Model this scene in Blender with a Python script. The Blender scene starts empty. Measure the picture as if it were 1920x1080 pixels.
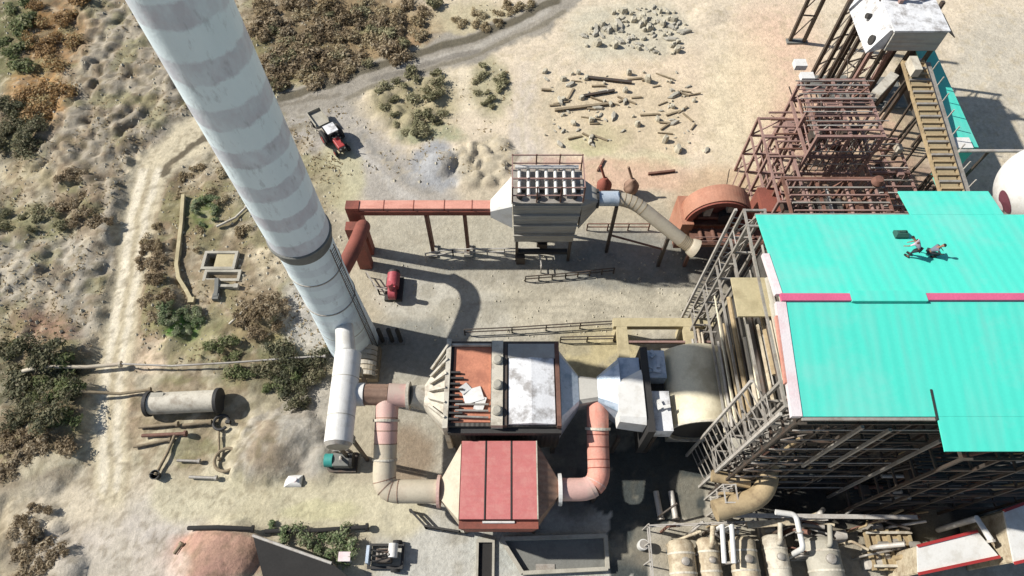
import bpy, math, random
import numpy as np
from mathutils import Vector, Matrix
random.seed(7)
R = math.radians
# ------------------------------------------------------------------ camera model
H = 60.0; F = 1229.0; TH = R(29.3); S_, C_ = math.sin(TH), math.cos(TH)
def un(px, py, z=0.0):
    a = (px-960)/F; v = (540-py)/F
    dz = -C_+S_*v; t = (z-H)/dz
    return Vector((a*t, t*(S_+C_*v), z))
def pixels(x, y, z):
    dep = np.maximum(S_*y + C_*(H-z), 1.0)
    return 960+F*x/dep, 540-F*(C_*y - S_*(H-z))/dep

scene = bpy.context.scene
COL = scene.collection
SUN_AZ = Vector((-0.98, 0.2, 0)).normalized(); SUN_EL = R(41)

# ------------------------------------------------------------------ colours and materials
def lin(c):
    return tuple(((v/255)/12.92 if v/255 <= .04045 else ((v/255+.055)/1.055)**2.4) for v in c)
K = 0.72
def alb(c): return tuple(min(.88, v*K) for v in lin(c))+(1.0,)
MATS = {}
def mat(name, col, rough=.85, metal=0.0, var=.22, scale=.5, stain=None, stain_amt=.5, stain_scale=.35, streak=None,
        corr=None, bump=.15, fine=6.0):
    m = bpy.data.materials.new(name); m.use_nodes = True; nt = m.node_tree; N = nt.nodes; L = nt.links
    b = N['Principled BSDF']; b.inputs['Roughness'].default_value = rough; b.inputs['Metallic'].default_value = metal
    geo = N.new('ShaderNodeNewGeometry'); P = geo.outputs['Position']
    def noise(sc, det=4, vec=P, rough_=.6):
        n = N.new('ShaderNodeTexNoise'); n.inputs['Scale'].default_value = sc; n.inputs['Detail'].default_value = det
        n.inputs['Roughness'].default_value = rough_; L.new(vec, n.inputs['Vector']); return n.outputs['Fac']
    def mix(fac, a, c, blend='MIX'):
        x = N.new('ShaderNodeMix'); x.data_type = 'RGBA'; x.blend_type = blend
        for s, v in ((x.inputs[0], fac), (x.inputs[6], a), (x.inputs[7], c)):
            if isinstance(v, (int, float)): s.default_value = v
            elif isinstance(v, tuple): s.default_value = v
            else: L.new(v, s)
        return x.outputs[2]
    def ramp(f, lo, hi, a=0., c=1.):
        r = N.new('ShaderNodeMapRange'); r.inputs[1].default_value = lo; r.inputs[2].default_value = hi
        r.inputs[3].default_value = a; r.inputs[4].default_value = c; L.new(f, r.inputs[0]); return r.outputs[0]
    base = alb(col)
    f1 = ramp(noise(scale, 5), .25, .75, 1-var, 1+var); f2 = ramp(noise(fine, 3), .25, .75, 1-var*.7, 1+var*.7)
    mm = N.new('ShaderNodeMath'); mm.operation = 'MULTIPLY'; L.new(f1, mm.inputs[0]); L.new(f2, mm.inputs[1])
    cmb = N.new('ShaderNodeCombineColor')
    for i in range(3): L.new(mm.outputs[0], cmb.inputs[i])
    c = mix(1.0, base, cmb.outputs[0], 'MULTIPLY')
    if stain:
        f = ramp(noise(stain_scale, 6, rough_=.7), .5-.02, .5+.14, 0, stain_amt)
        c = mix(f, c, alb(stain))
    if streak:   # streak = (colour, axis scale vector, amount)
        mp = N.new('ShaderNodeMapping'); mp.inputs['Scale'].default_value = streak[1]; L.new(P, mp.inputs['Vector'])
        f = ramp(noise(1.0, 4, mp.outputs[0]), .48, .68, 0, streak[2])
        c = mix(f, c, alb(streak[0]))
    L.new(c, b.inputs['Base Color'])
    hgt = None
    if corr:     # corr = (axis index, period, strength)
        sp = N.new('ShaderNodeSeparateXYZ'); L.new(P, sp.inputs[0])
        w = N.new('ShaderNodeMath'); w.operation = 'MULTIPLY'; w.inputs[1].default_value = 2*math.pi/corr[1]; L.new(sp.outputs[corr[0]], w.inputs[0])
        s = N.new('ShaderNodeMath'); s.operation = 'SINE'; L.new(w.outputs[0], s.inputs[0])
        hgt = s.outputs[0]; bs, bd = corr[2], corr[1]*.12
    elif bump:
        hgt = noise(fine*1.5, 4); bs, bd = bump, .15
    if hgt is not None:
        bp = N.new('ShaderNodeBump'); bp.inputs['Strength'].default_value = bs; bp.inputs['Distance'].default_value = bd
        L.new(hgt, bp.inputs['Height']); L.new(bp.outputs[0], b.inputs['Normal'])
    MATS[name] = m
    return m

mat('teal_sheet', (84,230,206), .65, var=.04, scale=.12, stain=(136,222,206), stain_amt=.55, stain_scale=.16, streak=((140,214,200),(.9,.12,.5),.3), corr=(0,.75,.05))
mat('pink_ridge', (222,104,140), .6, var=.1)
mat('white_paint', (238,236,230), .6, var=.05, stain=(196,188,172), stain_amt=.4, stain_scale=.9)
mat('white_trim', (242,232,230), .6, var=.05, stain=(232,170,176), stain_amt=.35, stain_scale=.6)
mat('white_dirty', (240,240,240), .6, var=.12, scale=.8, stain=(132,124,116), stain_amt=.75, stain_scale=.7)
mat('zinc', (208,220,232), .4, .25, var=.1, scale=1.2, stain=(120,150,170), stain_amt=.55, stain_scale=1.1)
mat('grey_sheet', (192,188,178), .6, var=.1, stain=(168,160,146), stain_amt=.5, streak=((150,144,134),(.2,.2,3.0),.5), corr=(2,.6,.3))
mat('dark_cladding', (88,84,78), .8, var=.25, stain=(60,56,50), stain_amt=.6, corr=(0,.4,.4))
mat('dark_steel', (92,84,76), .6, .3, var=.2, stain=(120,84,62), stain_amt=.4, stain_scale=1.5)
mat('black_steel', (54,52,50), .7, var=.2)
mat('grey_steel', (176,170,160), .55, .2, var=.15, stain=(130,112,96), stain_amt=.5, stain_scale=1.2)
mat('light_steel', (206,200,190), .5, .1, var=.12, stain=(150,128,108), stain_amt=.4, stain_scale=1.4)
mat('rose_steel', (168,136,126), .7, .1, var=.2, stain=(128,96,84), stain_amt=.6, stain_scale=1.0)
mat('rust_steel', (136,98,82), .8, .1, var=.25, stain=(90,60,48), stain_amt=.6, stain_scale=.9)
mat('red_duct', (226,160,140), .7, var=.15, stain=(230,170,150), stain_amt=.55, stain_scale=.5, streak=((190,112,92),(.5,3,3),.4))
mat('red_dark', (150,84,68), .8, var=.2, stain=(98,60,48), stain_amt=.5)
mat('red_panel', (206,124,120), .85, var=.08, scale=.9, stain=(218,152,142), stain_amt=.6, stain_scale=.8, streak=((204,112,106),(.6,3.5,1),.5))
mat('salmon_pipe', (226,158,138), .8, var=.18, stain=(214,176,158), stain_amt=.7, stain_scale=1.1, streak=((204,128,108),(4,1,1),.45))
mat('pink_pipe', (222,180,168), .65, var=.12, stain=(206,190,172), stain_amt=.7, stain_scale=.45)
mat('cream_pipe', (206,194,170), .65, var=.12, stain=(186,164,142), stain_amt=.5, stain_scale=.6)
mat('cream_shell', (214,206,188), .7, var=.14, scale=1, stain=(140,124,104), stain_amt=.6, stain_scale=.9)
mat('brown_shell', (158,128,108), .75, var=.2, stain=(112,84,66), stain_amt=.6, stain_scale=.7, corr=(1,.6,.5))
mat('rust_top', (206,136,106), .8, var=.2, stain=(166,104,82), stain_amt=.6, stain_scale=.6)
mat('orange_rust', (190,136,110), .75, var=.2, stain=(170,110,84), stain_amt=.7, stain_scale=.45)
mat('tan_drum', (236,226,196), .7, var=.12, scale=.4, stain=(188,174,142), stain_amt=.6, stain_scale=.3)
mat('tan_pipe', (186,164,126), .75, var=.15, stain=(130,110,84), stain_amt=.6, stain_scale=.8)
mat('beige_tank', (208,194,166), .75, var=.2, scale=.9, stain=(140,118,92), stain_amt=.75, stain_scale=1.1, streak=((166,146,118),(1.5,.4,1.5),.5))
mat('concrete', (190,184,168), .95, var=.12, scale=.5, stain=(150,144,128), stain_amt=.6, stain_scale=.4)
mat('concrete_tan', (202,188,150), .95, var=.12, scale=.6, stain=(160,146,112), stain_amt=.6, stain_scale=.5)
mat('concrete_dark', (132,132,126), .95, var=.15, stain=(100,100,94), stain_amt=.6, stain_scale=.5)
mat('pit_black', (46,44,42), .95, var=.2)
mat('rock', (206,198,176), .95, var=.2, scale=1.5, stain=(160,152,132), stain_amt=.5, stain_scale=1.5)
mat('timber', (152,136,110), .9, var=.3, scale=1)
mat('yellow_belt', (178,160,124), .85, var=.15, stain=(150,122,84), stain_amt=.7, stain_scale=.5)
mat('rubber', (40,40,40), .9, var=.2)
mat('tractor_red', (176,58,56), .5, var=.1)
mat('machine_red', (196,92,100), .5, var=.15, stain=(120,50,56), stain_amt=.5)
mat('machine_teal', (60,160,150), .6, var=.15)
mat('maroon_mark', (120,66,78), .7, var=.1)
mat('dark_mesh', (66,70,68), .9, var=.3, scale=.4, stain=(44,46,46), stain_amt=.7, stain_scale=.25)
mat('skin', (150,104,80), .6, var=.05, bump=0)
mat('cloth_dark', (44,48,56), .9, var=.1, bump=0)
mat('cloth_pale', (206,190,200), .9, var=.08, bump=0)
mat('cloth_grey', (120,122,136), .9, var=.1, bump=0)
mat('cloth_green', (48,96,84), .9, var=.1, bump=0)
mat('hair', (22,20,20), .8, var=.1, bump=0)
mat('bark', (112,96,76), .9, var=.2)
def leafmat(name, cols):
    m = bpy.data.materials.new(name); m.use_nodes = True; nt = m.node_tree; N = nt.nodes; L = nt.links
    b = N['Principled BSDF']; b.inputs['Roughness'].default_value = .8
    geo = N.new('ShaderNodeNewGeometry'); oi = N.new('ShaderNodeObjectInfo')
    n = N.new('ShaderNodeTexNoise'); n.inputs['Scale'].default_value = 1.1; n.inputs['Detail'].default_value = 4
    L.new(geo.outputs['Position'], n.inputs['Vector'])
    wn = N.new('ShaderNodeMath'); wn.operation = 'ADD'
    isl = N.new('ShaderNodeMath'); isl.operation = 'MULTIPLY_ADD'; isl.inputs[1].default_value = .5; isl.inputs[2].default_value = -.25
    L.new(geo.outputs['Random Per Island'], isl.inputs[0])
    L.new(n.outputs['Fac'], wn.inputs[0]); L.new(isl.outputs[0], wn.inputs[1])
    w2 = N.new('ShaderNodeMath'); w2.operation = 'MULTIPLY_ADD'; w2.inputs[1].default_value = .36; L.new(oi.outputs['Random'], w2.inputs[0])
    w3 = N.new('ShaderNodeMath'); w3.operation = 'SUBTRACT'; w3.inputs[1].default_value = .18
    L.new(wn.outputs[0], w2.inputs[2]); L.new(w2.outputs[0], w3.inputs[0])
    cr = N.new('ShaderNodeValToRGB'); e = cr.color_ramp.elements
    while len(e) < len(cols): e.new(.5)
    for i, c in enumerate(cols):
        e[i].position = .22+.56*i/(len(cols)-1); e[i].color = alb(c)
    L.new(w3.outputs[0], cr.inputs[0]); L.new(cr.outputs[0], b.inputs['Base Color'])
    tr = N.new('ShaderNodeBsdfTranslucent'); L.new(cr.outputs[0], tr.inputs[0]); ms = N.new('ShaderNodeMixShader'); ms.inputs[0].default_value = .35
    L.new(b.outputs[0], ms.inputs[1]); L.new(tr.outputs[0], ms.inputs[2]); L.new(ms.outputs[0], N['Material Output'].inputs[0])
    MATS[name] = m
leafmat('leaf_dry', [(152,132,98),(182,162,124),(204,186,148),(216,204,168)])
leafmat('leaf_orange', [(146,118,78),(184,146,94),(206,170,120),(200,186,138)])
leafmat('leaf_olive', [(128,126,90),(156,152,114),(178,172,132),(200,194,154)])
leafmat('leaf_green', [(96,106,66),(120,134,82),(146,152,102),(170,168,126)])
leafmat('leaf_dark', [(80,82,60),(104,106,76),(128,126,92),(154,146,114)])
leafmat('leaf_brown', [(134,116,88),(160,140,108),(182,162,130),(200,184,154)])
leafmat('leaf_fresh', [(94,116,74),(124,142,94),(152,164,120),(182,186,150)])

# chimney paint: faded grey red bands on pale blue white
def chimney_mat(name, banded):
    m = bpy.data.materials.new(name); m.use_nodes = True; nt = m.node_tree; N = nt.nodes; L = nt.links
    b = N['Principled BSDF']; b.inputs['Roughness'].default_value = .7
    geo = N.new('ShaderNodeNewGeometry'); sp = N.new('ShaderNodeSeparateXYZ'); L.new(geo.outputs['Position'], sp.inputs[0])
    def noise(sc, det, stretch=(1,1,1)):
        mp = N.new('ShaderNodeMapping'); mp.inputs['Scale'].default_value = stretch; L.new(geo.outputs['Position'], mp.inputs[0])
        n = N.new('ShaderNodeTexNoise'); n.inputs['Scale'].default_value = sc; n.inputs['Detail'].default_value = det; n.inputs['Roughness'].default_value = .65
        L.new(mp.outputs[0], n.inputs['Vector']); return n.outputs['Fac']
    def M2(op, a, c=None, d=None):
        x = N.new('ShaderNodeMath'); x.operation = op
        for i, v in enumerate((a, c, d)):
            if v is None: continue
            if isinstance(v, (int, float)): x.inputs[i].default_value = v
            else: L.new(v, x.inputs[i])
        return x.outputs[0]
    def mix(f, a, c):
        x = N.new('ShaderNodeMix'); x.data_type = 'RGBA'; L.new(f, x.inputs[0])
        for s, v in ((x.inputs[6], a), (x.inputs[7], c)):
            if isinstance(v, tuple): s.default_value = v
            else: L.new(v, s)
        return x.outputs[2]
    per = 3.3 if banded else 2.1
    zz = M2('ADD', sp.outputs[2], M2('MULTIPLY', noise(1.2, 6), .9))
    w = M2('SINE', M2('MULTIPLY_ADD', zz, 2*math.pi/per, CH_PHASE if banded else .6))
    f = N.new('ShaderNodeMapRange'); L.new(w, f.inputs[0])
    f.inputs[1].default_value = .02; f.inputs[2].default_value = .36
    f.inputs[3].default_value = 0; f.inputs[4].default_value = .68 if banded else .4
    wear = N.new('ShaderNodeMapRange'); L.new(noise(.9, 6, (1,1,.5)), wear.inputs[0]); wear.inputs[1].default_value = .3; wear.inputs[2].default_value = .62
    f2 = M2('MULTIPLY', f.outputs[0], M2('MULTIPLY_ADD', wear.outputs[0], .7, .3))
    pale = mix(noise(.5, 5, (1,1,.3)), (.76,.86,.88,1), (.56,.65,.68,1))
    band = mix(noise(1.6, 5), (.44,.33,.36,1), (.39,.43,.48,1)) if banded else (.44,.47,.52,1)
    c = mix(f2, pale, band)
    gr = N.new('ShaderNodeMapRange'); L.new(noise(2.2, 6, (1,1,.35)), gr.inputs[0]); gr.inputs[1].default_value = .56; gr.inputs[2].default_value = .72; gr.inputs[4].default_value = .6
    c = mix(gr.outputs[0], c, (.30,.31,.32,1))
    L.new(c, b.inputs['Base Color'])
    bp = N.new('ShaderNodeBump'); bp.inputs['Strength'].default_value = .25; bp.inputs['Distance'].default_value = .1
    L.new(noise(4, 4), bp.inputs['Height']); L.new(bp.outputs[0], b.inputs['Normal'])
    MATS[name] = m
CH_PHASE = math.pi/2 - 2*math.pi*37.15/3.3
chimney_mat('chimney_banded', True); chimney_mat('chimney_plain', False)

# ------------------------------------------------------------------ mesh building
class MB:
    def __init__(s): s.v = []; s.f = []
    def add(s, vs, fs):
        o = len(s.v); s.v += [Vector(v) for v in vs]; s.f += [tuple(i+o for i in f) for f in fs]; return s
    def box(s, c, d, rot=None):
        hx, hy, hz = d[0]/2, d[1]/2, d[2]/2; c = Vector(c)
        vs = [Vector((x,y,z)) for x in (-hx,hx) for y in (-hy,hy) for z in (-hz,hz)]
        if rot is not None: vs = [rot @ v for v in vs]
        return s.add([c+v for v in vs], [(0,1,3,2),(4,6,7,5),(0,4,5,1),(2,3,7,6),(0,2,6,4),(1,5,7,3)])
    def span(s, a, b):   # axis aligned box between two corners
        a = Vector(a); b = Vector(b); return s.box((a+b)/2, [abs(v) for v in (b-a)])
    def beam(s, p, q, w, h=None):
        p = Vector(p); q = Vector(q); h = h or w; d = (q-p)
        if d.length < 1e-6: return s
        rot = d.to_track_quat('Y', 'Z').to_matrix()
        return s.box((p+q)/2, (w, d.length, h), rot)
    def ring_loft(s, rings, cap0=True, cap1=True):
        n = len(rings[0]); o = len(s.v); vs = [v for r in rings for v in r]; fs = []
        for k in range(len(rings)-1):
            for i in range(n):
                a = k*n+i; b = k*n+(i+1) % n; fs.append((a, b, b+n, a+n))
        if cap0: fs.append(tuple(range(n-1, -1, -1)))
        if cap1: fs.append(tuple(range((len(rings)-1)*n, len(rings)*n)))
        return s.add(vs, fs)
    def tube(s, pts, r, n=14, cap=True):
        pts = [Vector(p) for p in pts]; rs = r if isinstance(r, (list, tuple)) else [r]*len(pts)
        rings = []; up = None
        for i, p in enumerate(pts):
            t = (pts[min(i+1, len(pts)-1)]-pts[max(i-1, 0)]).normalized()
            if up is None:
                up = t.orthogonal().normalized()
            else:
                up = (up - t*up.dot(t)).normalized()
            bi = t.cross(up)
            rings.append([p+(up*math.cos(a)+bi*math.sin(a))*rs[i] for a in (2*math.pi*k/n for k in range(n))])
        return s.ring_loft(rings, cap, cap)
    def lathe(s, base, prof, n=28, cap=True):   # prof list of (r, z) around a vertical axis
        b = Vector(base)
        return s.ring_loft([[b+Vector((r*math.cos(2*math.pi*k/n), r*math.sin(2*math.pi*k/n), z)) for k in range(n)] for r, z in prof], cap, cap)
    def prism(s, poly, z0, z1):
        n = len(poly)
        return s.ring_loft([[Vector((p[0], p[1], z0)) for p in poly], [Vector((p[0], p[1], z1)) for p in poly]])
    def build(s, name, m, parent=None, smooth=False, bevel=0):
        org = ORG.get(parent.name, Vector()) if parent else Vector()
        me = bpy.data.meshes.new(name); me.from_pydata([v-org for v in s.v], [], s.f); me.update()
        o = bpy.data.objects.new(name, me); COL.objects.link(o)
        me.materials.append(MATS[m] if isinstance(m, str) else m)
        if smooth:
            me.polygons.foreach_set('use_smooth', [True]*len(me.polygons))
            try: me.set_sharp_from_angle(angle=R(40))
            except Exception: pass
        if parent: o.parent = parent
        ORG[o.name] = org
        if bevel:
            bv = o.modifiers.new('bevel', 'BEVEL'); bv.width = bevel; bv.segments = 2
        return o
ORG = {}
def rround(pts, r, k=5):   # round the corners of a path
    pts = [Vector(p) for p in pts]; out = [pts[0]]
    for i in range(1, len(pts)-1):
        a = (pts[i-1]-pts[i]); b = (pts[i+1]-pts[i]); rr = min(r, a.length*.49, b.length*.49)
        p0 = pts[i]+a.normalized()*rr; p1 = pts[i]+b.normalized()*rr
        for j in range(k+1):
            t = j/k; out.append(p0*(1-t)**2+pts[i]*2*t*(1-t)+p1*t*t)
    return out+[pts[-1]]
def circ(c, u, v, r, n=24):
    c = Vector(c); u = Vector(u); v = Vector(v)
    return [c+(u*math.cos(a)+v*math.sin(a))*r for a in (2*math.pi*(k+.5)/n for k in range(n))]
def rect(c, u, v, hw, hh, n=24):
    c = Vector(c); u = Vector(u); v = Vector(v); out = []
    for k in range(n):
        a = 2*math.pi*(k+.5)/n; x, y = math.cos(a), math.sin(a); m = max(abs(x), abs(y))
        out.append(c+u*hw*x/m+v*hh*y/m)
    return out
X, Y, Z = Vector((1,0,0)), Vector((0,1,0)), Vector((0,0,1))

def tag(o, label=None, cat=None, group=None, kind=None):
    if label: o['label'] = label
    if cat: o['category'] = cat
    if group: o['group'] = group
    if kind: o['kind'] = kind
    return o
def thing(name, label, cat, loc, group=None):
    o = bpy.data.objects.new(name, None); COL.objects.link(o); o.location = loc; o.empty_display_size = .3
    ORG[o.name] = Vector(loc); return tag(o, label, cat, group)
def copy_tree(o, loc, rz=0, sc=1.0, label=None, group=None):
    r = o.copy(); COL.objects.link(r); r.location = loc; r.rotation_euler = (0, 0, rz)
    r.scale = (sc, sc, sc) if not isinstance(sc, (tuple, list)) else sc
    if label: r['label'] = label
    if group: r['group'] = group
    ORG[r.name] = Vector(loc)
    for ch in list(o.children):
        c = ch.copy(); COL.objects.link(c); c.parent = r
        for g in list(ch.children):
            d = g.copy(); COL.objects.link(d); d.parent = c
    return r
def part(root, name, m, fn, smooth=False, bevel=0):
    b = MB(); fn(b); return b.build(name, m, root, smooth, bevel)
def frame(root, xs, ys, zs, m, w=.22, bw=None, braces=True, cols=None, beams_x=True, beams_y=True, z0=0):
    """steel frame: each column, beam and brace its own mesh"""
    bw = bw or w*.8
    top = zs[-1]
    for x in xs:
        for y in ys:
            if cols and not cols(x, y): continue
            part(root, 'column', m, lambda b: b.span((x-w/2, y-w/2, z0), (x+w/2, y+w/2, top)))
    for z in zs:
        if beams_x:
            for y in ys:
                for x0, x1 in zip(xs, xs[1:]):
                    part(root, 'beam', m, lambda b: b.span((x0+w/2+.004, y-bw/2, z-bw-.02), (x1-w/2-.004, y+bw/2, z-.02)))
        if beams_y:
            for x in xs:
                for y0, y1 in zip(ys, ys[1:]):
                    part(root, 'beam', m, lambda b: b.span((x-bw/2, y0+w/2+.004, z-bw-.02), (x+bw/2, y1-w/2-.004, z-.02)))
    if braces:
        zz = [z0]+list(zs)
        for k, (za, zb) in enumerate(zip(zz, zz[1:])):
            for y in (ys[0], ys[-1]):
                i = k % max(1, len(xs)-1)
                if len(xs) > 1: part(root, 'brace', m, lambda b: b.beam((xs[i], y, za), (xs[i+1], y, zb-.2), w*.5))
# ------------------------------------------------------------------ terrain
def vnoise(x, y, seed):
    xi = np.floor(x).astype(np.int64); yi = np.floor(y).astype(np.int64); fx = x-xi; fy = y-yi
    fx = fx*fx*(3-2*fx); fy = fy*fy*(3-2*fy)
    def h(a, b):
        n = (a*374761393 + b*668265263 + seed*1274126177) & 0x7fffffff
        n = ((n ^ (n >> 13))*1274126177) & 0x7fffffff
        return ((n ^ (n >> 16)) & 0xffff)/65535.0
    return (h(xi,yi)*(1-fx)+h(xi+1,yi)*fx)*(1-fy)+(h(xi,yi+1)*(1-fx)+h(xi+1,yi+1)*fx)*fy
def fbm(x, y, seed, oct=4):
    s = 0; a = .5
    for k in range(oct):
        s = s+a*vnoise(x*2**k, y*2**k, seed+k*17); a *= .5
    return s/(1-.5**oct)
def inpoly(px, py, poly):
    r = np.zeros(np.shape(px), bool); n = len(poly)
    for i in range(n):
        x0, y0 = poly[i]; x1, y1 = poly[(i+1) % n]
        c = ((y0 > py) != (y1 > py)) & (px < (x1-x0)*(py-y0)/((y1-y0) if y1 != y0 else 1e-9)+x0)
        r ^= c
    return r
def sdist(px, py, pts):
    d = np.full(np.shape(px), 1e9)
    for (x0,y0),(x1,y1) in zip(pts, pts[1:]):
        dx, dy = x1-x0, y1-y0; t = np.clip(((px-x0)*dx+(py-y0)*dy)/(dx*dx+dy*dy), 0, 1)
        d = np.minimum(d, np.hypot(px-x0-t*dx, py-y0-t*dy))
    return d
TRACK = [(420,225),(345,262),(285,320),(262,400),(248,500),(230,600),(214,700),(206,800),(205,920)]
ROAD = [(1060,5),(960,58),(860,95),(740,128),(640,162),(545,192)]
YARDROAD = [(590,215),(660,280),(740,340),(800,372)]
DUMP_A = [(150,-20),(262,-20),(330,140),(370,235),(290,285),(262,330),(245,430),(180,430),(110,330),(40,310),(90,230),(165,150)]
DUMP_B = [(-40,400),(215,425),(222,520),(195,640),(160,690),(60,690),(-40,620)]
DUMP_C = [(455,800),(540,755),(600,790),(612,880),(560,915),(450,890)]
DUMP_D = [(-30,930),(60,925),(120,990),(150,1100),(-30,1100)]
HEAPS = []
rh = random.Random(3)
def scatter_heaps(poly, n, r0, r1, h0, h1, step):
    xs = [p[0] for p in poly]; ys = [p[1] for p in poly]; got = []
    for _ in range(n*30):
        if len(got) >= n: break
        p = (rh.uniform(min(xs), max(xs)), rh.uniform(min(ys), max(ys)))
        if not inpoly(np.array(p[0]), np.array(p[1]), poly): continue
        if any(math.hypot(p[0]-q[0], p[1]-q[1]) < step for q in got): continue
        got.append(p); w = un(*p)
        HEAPS.append((w.x, w.y, rh.uniform(r0, r1), rh.uniform(h0, h1), rh.uniform(0, 3.14), rh.uniform(.55, 1.0)))
scatter_heaps(DUMP_A, 150, 1.1, 2.2, .5, 1.15, 17)
scatter_heaps(DUMP_B, 75, 1.2, 2.8, .5, 1.3, 24)
scatter_heaps(DUMP_C, 16, .8, 1.6, .4, 1.0, 18)
scatter_heaps(DUMP_D, 22, 1.0, 2.0, .4, .9, 20)
scatter_heaps([(280,470),(330,440),(330,640),(250,640)], 14, 1.0, 2.0, .3, .8, 22)
scatter_heaps([(690,170),(820,140),(830,220),(760,270),(700,230)], 14, .8, 1.6, .2, .5, 22)
scatter_heaps([(850,280),(950,270),(955,340),(880,345)], 16, .8, 1.6, .3, .7, 18)
for px, py, r, h in ((495,598,2.8,1.2),(405,1045,4.2,1.5),(822,312,2.6,1.1),(1325,30,3,.3),(270,545,3.5,.9),(120,780,5,1.2),(60,880,5,1.0),(520,840,4.5,1.6)):
    w = un(px, py); HEAPS.append((w.x, w.y, r, h, .6, .75))
PITS = [(389,476,438,505),(389,512,446,526)]
def terrain(x, y):
    x = np.asarray(x, float); y = np.asarray(y, float)
    px, py = pixels(x, y, 0*x)
    px0, py0 = px, py
    h = np.zeros(x.shape)
    wx = x+1.1*(fbm(x*.5, y*.5, 5)-.5); wy = y+1.1*(fbm(x*.5, y*.5, 9)-.5)
    for hx, hy, r, a, ang, asp in HEAPS:
        m = (np.abs(x-hx) < r*2) & (np.abs(y-hy) < r*2)
        if not m.any(): continue
        dx = wx[m]-hx; dy = wy[m]-hy; c, s = math.cos(ang), math.sin(ang)
        q = ((dx*c+dy*s)/r)**2+((-dx*s+dy*c)/(r*asp))**2
        h[m] = np.maximum(h[m], a*np.clip(1-q, 0, 1)**.8)
    left = np.clip((640-px)/60, 0, 1)*np.clip((900-py)/120+.15, .1, 1)
    north = np.clip((215-py)/50, 0, 1)*np.clip((880-px)/150, 0, 1)
    rough = np.maximum(left, north)
    h = h + rough*((fbm(x*.35, y*.35, 21)-.5)*.9+(fbm(x*1.3, y*1.3, 33, 3)-.5)*.35)
    h = h + (fbm(x*.8, y*.8, 41, 3)-.5)*.07
    d = np.minimum(np.minimum(sdist(px, py, TRACK)/34, sdist(px, py, ROAD)/30), sdist(px, py, YARDROAD)/45)
    k = np.clip((d-.75)/.6, 0, 1); h = h*k + (1-k)*(fbm(x*.5, y*.5, 51, 3)-.5)*.12
    # flat under buildings and plant
    flat = np.clip((px-640)/30, 0, 1)*np.clip((py-345)/25, 0, 1)
    h = h*(1-.85*flat)
    ch = np.hypot(x+16, y-27.4); h = h*np.clip((ch-2.8)/2, 0, 1)
    for a, b, c, e in PITS:
        m = (px > a) & (px < c) & (py > b) & (py < e); h = np.where(m, -1.1, h)
    return h
def gh(x, y): return float(terrain(np.array([x]), np.array([y]))[0])
def g(px, py, dz=0):
    w = un(px, py); z = gh(w.x, w.y); w.z = z+dz; return w

def axis(lo, hi, step, far):
    a = list(np.arange(lo, hi+1e-6, step)); e = []; s = step; v = hi
    while v < far: s *= 1.5; v += s; e.append(v)
    f = []; s = step; v = lo
    while v > -far: s *= 1.5; v -= s; f.append(v)
    return np.array(f[::-1]+a+e)
ax = axis(-78, 78, .27, 900); ay = axis(-2, 86, .27, 900)
GX, GY = np.meshgrid(ax, ay); nx, ny = len(ax), len(ay)
gx, gy = GX.ravel(), GY.ravel()
near = (np.abs(gx) < 100) & (gy > -20) & (gy < 110)
gz = np.where(near, terrain(gx, gy), 0.0)
# soil colours (albedo patches: sand, grey grit, brown scrub soil, grass, coal dust darkened by painted shade)
ppx, ppy = pixels(gx, gy, 0*gx)
wpx = ppx + 34*(fbm(gx*.22, gy*.22, 61)-.5) + 12*(fbm(gx*1.1, gy*1.1, 63, 3)-.5)
wpy = ppy + 34*(fbm(gx*.22, gy*.22, 71)-.5) + 12*(fbm(gx*1.1, gy*1.1, 73, 3)-.5)
def sm(a): a = np.clip(a, 0, 1); return a*a*(3-2*a)
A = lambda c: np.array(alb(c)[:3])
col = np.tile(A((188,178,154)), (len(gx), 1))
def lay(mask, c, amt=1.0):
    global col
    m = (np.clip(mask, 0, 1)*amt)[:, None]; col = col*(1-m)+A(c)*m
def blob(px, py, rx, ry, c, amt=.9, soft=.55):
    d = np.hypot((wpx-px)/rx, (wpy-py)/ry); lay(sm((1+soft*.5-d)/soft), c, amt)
def stroke(pts, w, c, amt=.9, soft=.6, warp=True):
    d = sdist(wpx if warp else ppx+.35*(wpx-ppx), wpy if warp else ppy+.35*(wpy-ppy), pts)/(w/2); lay(sm((1+soft*.5-d)/soft), c, amt)
def zone(poly, c, amt=.9):
    lay(inpoly(wpx, wpy, poly).astype(float), c, amt)
# big zones
lay(sm((wpx-620)/120)*sm((420-wpy)/120), (230,214,188))
lay(sm((wpx-690)/60)*sm((wpy-400)/60), (184,178,162))
lay(sm((wpx-680)/60)*sm((wpy-900)/60)*sm((1250-wpx)/100), (200,198,188))
zone(DUMP_A, (170,160,142), .9); zone(DUMP_B, (180,172,156), .9)
blob(640, 70, 200, 95, (146,124,88), .95, .5); blob(520, 60, 60, 60, (120,102,74), .7); blob(700, 60, 40, 30, (120,124,84), .6); blob(570,110,60,40,(128,118,80),.6)
blob(760, 90, 40, 30, (170,140,105), .6); blob(905, 45, 90, 45, (196,186,150), .8)
blob(30, 60, 75, 110, (104,104,58), .95); blob(100, 70, 60, 90, (158,118,68), .85); blob(75, 190, 60, 60, (192,146,88), .85); blob(25, 250, 60, 50, (98,88,58), .9)
blob(150, 60, 30, 60, (170,140,100), .6); blob(60,330,60,30,(190,176,138),.7)
blob(310, 430, 55, 150, (136,118,90), .9); blob(390, 400, 60, 60, (142,130,92), .85); blob(385, 400, 30, 34, (112,130,64), .8)
blob(150, 370, 50, 60, (140,122,98), .8); blob(60, 420, 80, 30, (150,146,100), .7); blob(275, 545, 42, 100, (132,112,86), .95)
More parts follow.
